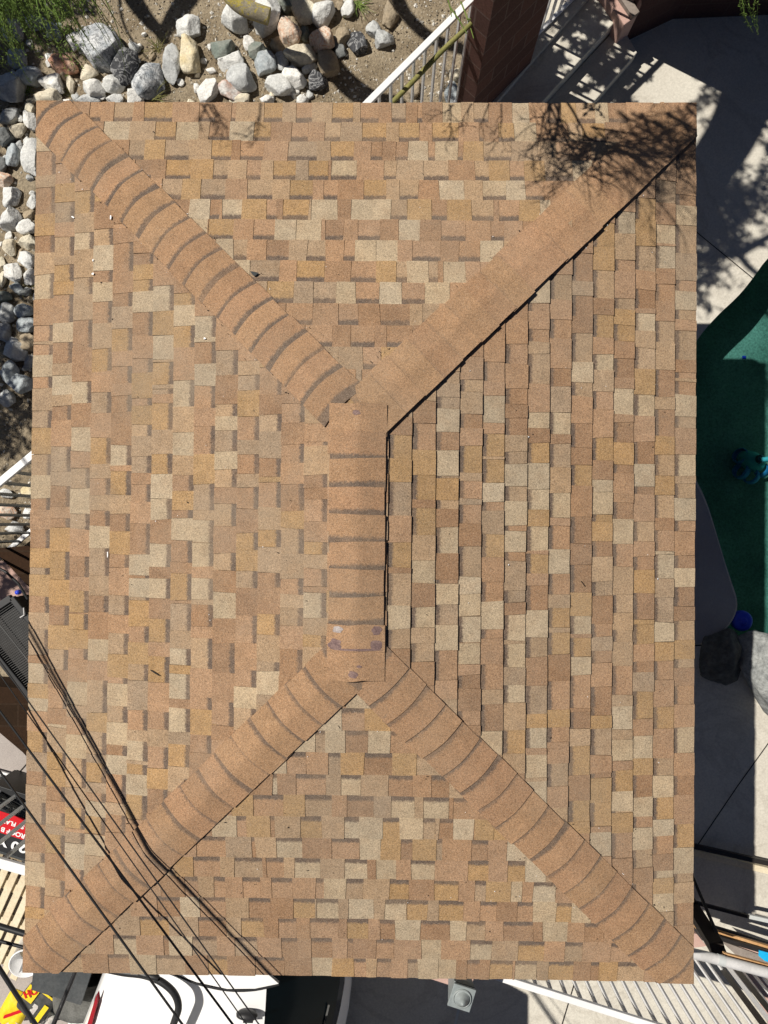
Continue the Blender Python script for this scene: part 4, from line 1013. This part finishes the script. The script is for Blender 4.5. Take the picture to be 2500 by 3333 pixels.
mb = MB(); mb.add(gl0 + glm + gl1, [(i * n + k, (i + 1) * n + k, (i + 1) * n + k + 1, i * n + k + 1) for i in range(2) for k in range(n - 1)], smooth=True); mb.build('windscreen', M['glass'], van)
co = edge([(3040, 1124), (3200, 1120), (3280, 1106), (3360, 1088), (3760, 1014)], 1.03)
mb = MB(); mb.add(gl1 + co, [(k, n + k, n + k + 1, k + 1) for k in range(n - 1)]); mb.build('cowl', M['black'], van)
h0 = edge([(3040, 1126), (3200, 1122), (3280, 1108), (3360, 1090), (3760, 1016)], 1.028); h1 = edge([(3040, 1142), (3180, 1141), (3280, 1131), (3360, 1116), (3760, 1040)], .93); h2 = edge([(3040, 1148), (3180, 1147), (3280, 1136), (3360, 1120), (3760, 1045)], .30)
mb = MB(); mb.add(h0 + h1 + h2, [(i * n + k, (i + 1) * n + k, (i + 1) * n + k + 1, i * n + k + 1) for i in range(2) for k in range(n - 1)], smooth=True); mb.build('bonnet', M['carpaint'], van)
# sides under the glass so that the cab is closed
mb = MB()
for k, zz in ((0, 1), (n - 1, -1)):
    poly = [r[k] for _, r in rows] + [gl0[k], glm[k], gl1[k], co[k], h1[k], h2[k]]; mb.add(poly, [tuple(range(len(poly)))])
mb.build('side_panel', M['carpaint'], van)
mb = MB(); mb.tube(refine([Q(545, 3160, 1.79), Q(640, 3200, 1.80), Q(740, 3222, 1.795), Q(830, 3221, 1.775), Q(908, 3203, 1.74)], [.011] * 5)[0], .0105, 8); mb.build('roof_seal', M['black'], van)
mb = MB(); tp = [Q(560, 3120, 1.80), Q(868, 3120, 1.745), Q(868, 3168, 1.75), Q(907, 3202, 1.75), Q(830, 3218, 1.785), Q(740, 3219, 1.805), Q(640, 3197, 1.81), Q(560, 3166, 1.805)]
mb.add(tp + [p - Vector((0, 0, .03)) for p in tp], [tuple(range(8))[::-1]] + [(i, (i + 1) % 8, 8 + (i + 1) % 8, 8 + i) for i in range(8)]); mb.build('roof_spoiler', M['carpaint'], van)
mb = MB(); P_, R_ = refine([Q(330, 3150, 1.90), Q(400, 3165, 1.92), Q(470, 3174, 1.93), Q(525, 3196, 1.94), Q(566, 3232, 1.95), Q(581, 3275, 1.95), Q(570, 3318, 1.95), Q(540, 3400, 1.93), Q(505, 3490, 1.90), Q(490, 3560, 1.76)], [.025] * 10); mb.tube(P_, R_, 12)
mb.build('roof_tube', M['black'], van)
mb = MB(); mb.tube([Q(452, 3168, 1.935), Q(500, 3179, 1.955), Q(516, 3185, 1.955)], [.017, .026, .02], 10); rt = mb.build('tube_clamp', M['black'], van)
mb = MB(); mb.lathe([(.012, 0), (.012, .01), (.006, .013), (0, .013)], 12, None, Q(506, 3181, 1.975)); mb.build('bolt', M['pipe'], rt)
mb = MB(); mc = Q(804, 3302, 1.80); mb.lathe([(0, .05), (.04, .047), (.068, .03), (.075, .0), (.06, -.03), (0, -.035)], 20, Matrix.Rotation(RAD(-6), 3, 'Z') @ Matrix.Diagonal((1.05, .42, 1)), mc); mb.box(mc + Vector((.012, -.028, .01)), (.07, .035, .03)); mb.build('antenna_housing', M['black'], van)
mb = MB(); lp = [Q(314, 3236, 1.775), Q(318, 3262, 1.78), Q(300, 3330, 1.78), Q(275, 3400, 1.775), Q(257, 3400, 1.76), Q(285, 3330, 1.765), Q(306, 3262, 1.77)]
mb.add(lp + [p - Vector((0, 0, .05)) for p in lp], [tuple(range(7))[::-1]] + [(i, (i + 1) % 7, 7 + (i + 1) % 7, 7 + i) for i in range(7)]); mb.build('tail_lamp', M['red'], van, bevel=.004)
mb = MB(); mb.bar(Q(1071, 3270, 1.16), Q(1040, 3400, 1.15), .014, .012); mb.build('wiper', M['slat'], van)
mb = MB(); mb.box((-1.3, -4.75, 2.2), (2.62, 2.3, .46)); mb.build('added_shade_box', M['carpaint'], van, bevel=.03)  # added box out of view, only to shade the ground beside the van
mb = MB()
for (x, y) in ((-2.5, -4.2), (-.75, -4.2), (-2.7, -6.2), (-.95, -6.2)):
    w_ = MB(); w_.lathe([(.16, -.11), (.33, -.1), (.34, 0), (.33, .1), (.16, .11)], 24, Matrix.Rotation(RAD(90), 3, 'X'), (x, y, .34)); w_.build('wheel', M['tyre'], van)

# ------------------------------------------------------------------ lantern on its pink pillar
pc_ = at(1478, 3128, 1.40); RZ = Matrix.Rotation(RAD(-17), 3, 'Z')
e = empty('gate_pillar', (pc_.x, pc_.y, 0), 'pink capped pillar under the roof edge, carrying the grey lantern', 'pillar')
b = MB(); b.box((pc_.x, pc_.y, .67), (.30, .30, 1.34), RZ); b.build('shaft', M['pink'], e); b = MB(); b.box((pc_.x, pc_.y, 1.375), (.37, .37, .07), RZ); b.build('cap', M['pink'], e, bevel=.008)
lc = at(1503, 3246, 1.92); e = empty('lantern', (lc.x, lc.y, 1.41), 'grey square lantern with round tiered top above the pink pillar cap', 'lantern')
R2 = Matrix.Rotation(RAD(-17), 3, 'Z')
b = MB(); p8 = [R2 @ Vector((x * s_, y * s_, z)) for s_, z in ((.045, -.50), (.075, -.03)) for x, y in ((-1, -1), (1, -1), (1, 1), (-1, 1))]
b.add([lc + q for q in p8], [(3, 2, 1, 0), (4, 5, 6, 7), (0, 1, 5, 4), (1, 2, 6, 5), (2, 3, 7, 6), (3, 0, 4, 7)]); b.build('lamp_body', M['greymetal'], e)
b = MB(); b.box(lc, (.162, .162, .022), R2); pl_ = b.build('top_plate', M['greymetal'], e, bevel=.004)
for x in (-1, 1):
    for y in (-1, 1):
        b = MB(); b.lathe([(.006, 0), (.006, .016), (0, .018)], 10, None, lc + R2 @ Vector((x * .066, y * .066, 0))); b.build('screw', M['greymetal'], pl_)
b = MB(); b.lathe([(.066, .011), (.066, .022), (.058, .026), (.056, .018), (.050, .020), (.046, .040), (.030, .050), (.026, .062), (.010, .084), (0, .088)], 36, None, lc); b.build('tiered_dome', M['greymetal'], e)
strip_px('pale_joint', [(1496, 3270), (1476, 3360)], 8, .004, M['greywhite'])

# ------------------------------------------------------------------ timber, pipes and rails at the lower right
def beam(name, a, za, b_, zb, w, h, m, label, cat, up=Vector((0, 0, 1))):
    mb = MB(); mb.bar(at(*a, za), at(*b_, zb), w, h, up); return tag(mb.build(name, M[m], bevel=.003), label, cat)
beam('timber_curb', (2215, 2762), .03, (2620, 2862), .03, .058, .06, 'palletwood', 'timber curb lying across the shadow line of the roof', 'timber')
beam('dark_bar', (2216, 2744), .10, (2620, 2836), .10, .045, .045, 'blackm', 'black bar along the timber curb beside the roof', 'pipe')  # dark strip beside the curb, drawn as a plain black bar
beam('timber_post', (2232, 2920), .05, (2338, 3092), 1.35, .105, .105, 'darkwood', 'thick dark timber post at the lower right roof corner', 'post', up=Vector((.9, .2, 0)))
beam('iron_rod', (2240, 2820), .05, (2366, 3115), 1.45, .024, .024, 'blackm', 'thin black iron rod crossing beside the dark timber post', 'rod', up=Vector((.9, .2, 0)))
e = empty('hand_rail', at(2380, 2970, 0), 'low grey rail with a black bracket above the shadow corner', 'rail')
b = MB(); b.bar(at(2180, 2916, .42), at(2440, 2984, .42), .03, .025); b.build('rail', M['blackm'], e); b = MB(); b.bar(at(2438, 2982, .425), at(2680, 3036, .425), .034, .03); b.build('lit_end', M['greywhite'], e)  # one rail: black length painted for roof shade, pale length for sun
b = MB(); b.bar(at(2425, 2978, .40), at(2425, 2978, .0), .03, .03); b.build('bracket', M['blackm'], e); b = MB(); b.bar(at(2240, 2932, .40), at(2240, 2932, 0), .03, .03); b.build('bracket', M['blackm'], e)
beam('plank_or_glint', (2262, 3010), .55, (2640, 3128), .55, .042, .05, 'rawwood', 'orange pine plank running right below the low grey rail', 'plank')
beam('iron_bar', (2262, 2998), .60, (2640, 3110), .60, .020, .03, 'blackm', 'upper of two black bars flanking the orange pine plank', 'bar')
beam('iron_bar', (2300, 3040), .62, (2640, 3142), .62, .036, .03, 'blackm', 'lower of two black bars flanking the orange pine plank', 'bar')
b = MB(); q = [at(*p, .58) for p in ((2345, 3062), (2500, 3118), (2640, 3160), (2640, 3260), (2500, 3190), (2410, 3122))]; b.add(q + [p - Vector((0, 0, .02)) for p in q], [tuple(range(6))[::-1], tuple(range(6, 12))] + [(i, (i + 1) % 6, 6 + (i + 1) % 6, 6 + i) for i in range(6)])
tag(b.build('board', M['greywood']), 'weathered grey board under the blue tape', 'board')
b = MB(); q = [at(*p, .66) for p in ((2472, 3094), (2540, 3112), (2536, 3142), (2490, 3128), (2470, 3112))]; b.add(q + [p - Vector((0, 0, .012)) for p in q], [tuple(range(5))[::-1]] + [(i, (i + 1) % 5, 5 + (i + 1) % 5, 5 + i) for i in range(5)])
tag(b.build('tape', M['tape']), 'bright blue tape stuck on the grey board at the right edge', 'tape')
b = MB(); b.tube([at(2150, 3080, 1.62), at(2300, 3114, 1.62), at(2460, 3156, 1.62), at(2640, 3204, 1.62)], .037, 16); tag(b.build('metal_pipe', M['pipe']), 'shiny metal pipe above the tops of the white pickets', 'pipe')
beam('plank_or_glint', (2352, 3108), 1.56, (2640, 3186), 1.56, .045, .03, 'rawwood', 'orange strip added as the reflection along the shiny metal pipe', 'plank')  # added strip; its orange stands for a reflection in the pipe
b = MB(); b.tube([at(2334, 3122, 1.62), at(2356, 3128, 1.62)], .0385, 16); tag(b.build('pipe_sleeve', M['greywhite']), 'pale tape wrapped round the shiny metal pipe', 'tape')
b = MB(); q = [at(*p, .3) for p in ((2215, 3030), (2268, 3040), (2300, 3080), (2215, 3090))]; b.add(q + [Vector((p.x, p.y, 0)) for p in q], [(3, 2, 1, 0)] + [(i, (i + 1) % 4, 4 + (i + 1) % 4, 4 + i) for i in range(4)]); tag(b.build('stucco_block', M['pink']), 'small pink stucco block behind the dark timber post', 'block')

# ------------------------------------------------------------------ left side: slatted box, brick walls darkened for shade
M['brick_shade'] = brick_mat('brown_brick_shade', (.022, .012, .006), (.032, .016, .008), (.032, .019, .011))  # brown brick with the walls' shade put into its colour
b = MB(); brick_box(b, [P2(u, v, .5) for u, v in ((-80, 1790), (0, 1812), (100, 1916), (180, 2000), (210, 1880), (120, 1774))], GZ, .5); tag(b.build('brick_wall', M['brick_shade']), 'brown brick wall darkened for shade below the white fence on the left', 'wall')
b = MB(); brick_box(b, [P2(u, v, .4) for u, v in ((-90, 2230), (0, 2386), (92, 2464), (170, 2530), (220, 2420), (60, 2240))], GZ, .4); tag(b.build('brick_wall', M['brick_shade']), 'brown brick wall darkened for shade beneath the slatted black box', 'wall')
sb = empty('slatted_box', at(70, 2110, 0), 'black metal box with rows of thin pale slats by the left roof edge', 'grille')
cn = [Vector(at(u, v, .85)) for u, v in ((40, 1945), (240, 2195), (110, 2282), (-90, 2032))]
b = MB(); q = [p - Vector((0, 0, .05)) for p in cn]; b.add(q + [Vector((p.x, p.y, GZ)) for p in q], [(3, 2, 1, 0)] + [(i, (i + 1) % 4, 4 + (i + 1) % 4, 4 + i) for i in range(4)]); b.build('casing', M['blackm'], sb)
for i in range(4):
    b = MB(); b.bar(cn[i], cn[(i + 1) % 4], .06 if i % 2 else .05, .05); b.build('frame_bar', M['black'], sb, bevel=.006)
b = MB()
for i in range(1, 42):
    t = i / 42; b.bar(cn[0].lerp(cn[1], t), cn[3].lerp(cn[2], t), .0042, .012)
b.build('slats', M['slat'], sb); b = MB(); b.bar(cn[0].lerp(cn[3], .55) + Vector((0, 0, .008)), cn[1].lerp(cn[2], .55) + Vector((0, 0, .008)), .006, .006); b.build('cross_wire', M['slat'], sb)
b = MB(); b.tube([at(77, 1978, .89), at(79, 2002, .89), at(66, 2010, .87)], .006, 8); b.build('handle', M['pipe'], sb)
b = MB(); b.lathe([(0, .02), (.018, .018), (.02, 0), (.02, -.03)], 14, None, at(58, 1928, .88)); b.build('knob', M['bluefloat'], sb)
tag((lambda q: (q.tube([at(-60, 1820, .9), at(20, 1862, .9), at(60, 1900, .9), at(90, 1950, .88)], .012, 8), q.build('bent_tube', M['black']))[1])(MB()), 'thin bent black tube above the pink paving on the left', 'tube')

# carton, tyre and pallet behind the lower left fence
cb = empty('carton', at(40, 2700, 0), 'black carton with a red band and white upside down lettering', 'carton')
T_ = Vector((.957, -.29, 0)); U_ = Vector((.29, .957, 0))
def on_box(u, v, dz=0): return at(u, v, .42) + Vector((0, 0, dz))
cc = on_box(44, 2702); Mx = Matrix.Rotation(math.atan2(-.29, .957), 3, 'Z')
b = MB(); b.box(cc + U_ * .06 - Vector((0, 0, .20)), (.62, .56, .40), Mx); b.build('box', M['black'], cb, bevel=.006)
b = MB(); rb = on_box(44, 2688); b.box(rb + Vector((0, 0, .0035)), (.615, .185, .005), Mx); b.build('red_band', M['redband'], cb)
b = MB(); gb_ = on_box(44, 2792); b.box(gb_ + Vector((0, 0, -.12)), (.66, .13, .02), Mx); tag(b.build('dusty_board', M['slate']), 'dusty grey board under the lettered carton, beside the white rail', 'board')
def letters(txt, u, v, size, m='white', sx=1.15, off=.0018, ang=None, parent=cb, z=None, dz=.008):
    c = bpy.data.curves.new('lettering', 'FONT'); c.body = txt; c.size = size; c.offset = off; c.extrude = .0006; c.align_x = 'CENTER'; c.align_y = 'CENTER'
    tmp = bpy.data.objects.new('lettering_curve', c); COL.objects.link(tmp); me = bpy.data.meshes.new_from_object(tmp.evaluated_get(bpy.context.evaluated_depsgraph_get()))
    bpy.data.objects.remove(tmp); o = bpy.data.objects.new('lettering', me); COL.objects.link(o); o.parent = parent; me.materials.clear()
    p = (at(u, v, .42 if z is None else z)) + Vector((0, 0, dz)); o.location = p - parent.location; o.rotation_euler = (0, 0, math.pi + math.atan2(-.29, .957) if ang is None else ang); o.scale = (sx, 1, 1)
    me.materials.append(M[m]); return o
letters('S / FLAT', 44, 2680, .052); letters('ROOF B', 44, 2709, .056); letters('20 Y', 42, 2748, .105, sx=1.35, off=.004)
ty = empty('rubber_roll', at(46, 2590, 0), 'grey knobbly rubber roll standing behind the lettered carton', 'rubber roll')
tc_ = at(46, 2592, .28); ax = Vector((.60, .75, 0)).normalized(); My = ax.to_track_quat('Z', 'Y').to_matrix()
b = MB(); b.lathe([(.10, -.03), (.17, -.038), (.195, -.03), (.2, 0), (.195, .03), (.17, .038), (.10, .03)], 30, My, tc_); b.build('roll_body', M['tyre'], ty)
b = MB()
for k in range(22):
    a = 2 * math.pi * k / 22
    for s_ in (-.017, .017): b.box(tc_ + My @ Vector((.2 * math.cos(a + s_ * 6), .2 * math.sin(a + s_ * 6), s_)), (.022, .03, .024), My @ Matrix.Rotation(a, 3, 'Z'))
b.build('tread', M['tyre'], ty)
pa = empty('wooden_pallet', at(40, 2990, 0), 'pale wooden pallet behind the lower left fence', 'pallet')
sd, pd = Vector((.41, -.91)), Vector((.91, .41))
for k in range(-4, 4):
    c = Vector((22, 2985)) + pd * (k * 34); a, d = c - sd * 175, c + sd * 150
    b = MB(); b.bar(at(a.x, a.y, .15), at(d.x, d.y, .15), .068, .02); b.build('slat', M['palletwood'], pa, bevel=.002)
for k in (-120, -10, 105):
    c = Vector((22, 2985)) + sd * k; a, d = c - pd * 150, c + pd * 110
    b = MB(); b.bar(at(a.x, a.y, .09), at(d.x, d.y, .09), .085, .09); b.build('bearer', M['palletwood'], pa)
def bucket(u, v, z, r_, hgt, tilt, label, open_=True, band=None):
    c = at(u, v, z); Mt = Matrix.Rotation(RAD(tilt[0]), 3, 'X') @ Matrix.Rotation(RAD(tilt[1]), 3, 'Y')
    e = empty('bucket', c - Vector((0, 0, hgt)), label, 'bucket')
    b = MB(); prof = [(r_ * .86, -hgt), (r_ * .98, -.02), (r_ * 1.05, -.02), (r_ * 1.05, 0), (r_ * .97, 0), (r_ * .84, -hgt + .01), (0, -hgt + .01)] if open_ else [(r_ * .86, -hgt), (r_ * .98, -.03), (r_ * 1.05, -.03), (r_ * 1.05, 0), (r_ * .95, .004), (r_ * .92, -.006), (r_ * .6, -.006), (r_ * .58, -.002), (r_ * .3, -.002), (r_ * .28, -.006), (0, -.006)]
    b.lathe(prof, 32, Mt, c); b.build('pail', M['white'], e)
    if band: b = MB(); b.lathe([(r_ * .93, -hgt * .75), (r_ * .975, -hgt * .3)], 32, Mt, c); b.build('label_band', M[band], e)
    return e
bucket(82, 3138, .36, .135, .34, (10, 12), 'open white bucket beside the pallet, half under the roof corner')
bucket(262, 3300, .40, .115, .30, (-12, 14), 'white lidded bucket with a teal band beside the van', False, 'teal')
def bag(u, v, z, w, l, h, ang, m, label, cat='bag', name='bag'):
    c = at(u, v, z); e = empty(name, c - Vector((0, 0, h / 2)), label, cat); mb = MB(); n1, n2 = 14, 18; Mr = Matrix.Rotation(RAD(ang), 3, 'Z'); pts = []
    for sg in (1, -1):
        for i in range(n1 + 1):
            for j in range(n2 + 1):
                x, y = i / n1 * 2 - 1, j / n2 * 2 - 1; f = max(0, (1 - x ** 4) * (1 - y ** 4)) ** .5
                zz = sg * h / 2 * f + .022 * noise.noise(Vector((x * 3 + u, y * 3, sg))) * f
                pts.append(c + Mr @ Vector((x * w / 2 * (1 - .06 * y * y), y * l / 2 * (1 - .06 * x * x), zz)))
    m_ = (n1 + 1) * (n2 + 1)
    fs = [tuple(s * m_ + a for a in ((i * (n2 + 1) + j), ((i + 1) * (n2 + 1) + j), ((i + 1) * (n2 + 1) + j + 1), (i * (n2 + 1) + j + 1))) for s in (0, 1) for i in range(n1) for j in range(n2)]
    mb.add(pts, fs, smooth=True); mb.build('sack', M[m], e); return e, c, Mr
e, c, Mr = bag(48, 3285, .30, .24, .34, .12, -28, 'yellow', 'crumpled yellow sack at the bottom left corner')
b = MB(); b.box(c + Vector((.02, .0, .062)), (.20, .028, .004), Matrix.Rotation(RAD(20), 3, 'Z')); b.build('red_stripe', M['redband'], e); b = MB(); b.box(c + Vector((-.0, -.12, .054)), (.13, .10, .004), Mr); b.build('pale_panel', M['bagpale'], e)
e, c, Mr = bag(118, 3262, .34, .30, .30, .10, -36, 'bagdark', 'dark sack with yellow edges and red lettering left of the dark board')
for (x, y, w_, l_) in ((-.085, .07, .11, .14), (.10, -.05, .045, .24), (0, .135, .26, .02)):
    b = MB(); b.box(c + Mr @ Vector((x, y, .053 if abs(y) < .1 else .035)), (w_, l_, .004), Mr); b.build('yellow_panel', M['yellow'], e)
letters('HO', 100, 3232, .085, 'redband', 1.0, .003, RAD(22), e, .40, .004)
b = MB(); b.box(c + Mr @ Vector((.02, -.02, .054)), (.05, .09, .003), Mr); b.build('pale_panel', M['bagpale'], e)
b = MB(); q = [at(u, v, z) for u, v, z in ((112, 3120, .70), (312, 3120, .70), (262, 3272, .74), (102, 3222, .72))]; b.add(q + [p - Vector((0, 0, .03)) for p in q], [(3, 2, 1, 0), (4, 5, 6, 7)] + [(i, (i + 1) % 4, 4 + (i + 1) % 4, 4 + i) for i in range(4)]); tag(b.build('dark_board', M['slate']), 'dark slate coloured board between the sacks and the white van', 'board')
bag(200, 3262, .30, .10, .14, .08, 20, 'bagpale', 'white crumpled wrapper under the black pole', 'wrapper', 'wrapper'); bag(152, 3322, .28, .16, .12, .07, 60, 'bagpale', 'pale plastic bundle at the bottom edge left of the pole', 'wrapper', 'wrapper')
bag(8, 3312, .2, .12, .16, .1, 30, 'orangeclay', 'terracotta lump cut by the bottom left corner', 'pot', 'clay_pot'); bag(222, 3275, .25, .05, .07, .05, 10, 'red', 'small red wrapper beside the teal banded bucket', 'wrapper', 'wrapper')
bag(170, 3270, .12, .5, .3, .12, 10, 'slate', 'dark blue grey tarp under the sacks and buckets', 'tarp', 'tarp')
def pole(a, b_, z, r_, label):
    A, B = at(*a, z), at(*b_, z); d = (B - A); mb = MB(); mb.tube([A - d * .5, A, B, B + d * .5], r_, 10); tag(mb.build('black_pole', M['black']), label, 'pole')
pole((-90, 2988), (92, 3043), 1.9, .021, 'thick black pole reaching over the pallet from the left edge'); pole((-90, 3040), (82, 3085), 1.85, .012, 'thinner black pole over the pallet, just above the white bucket')
pole((0, 3155), (122, 3345), 2.0, .016, 'black pole slanting over the yellow sack'); pole((244, 3166), (172, 3340), 1.7, .017, 'black pole slanting over the dark board')
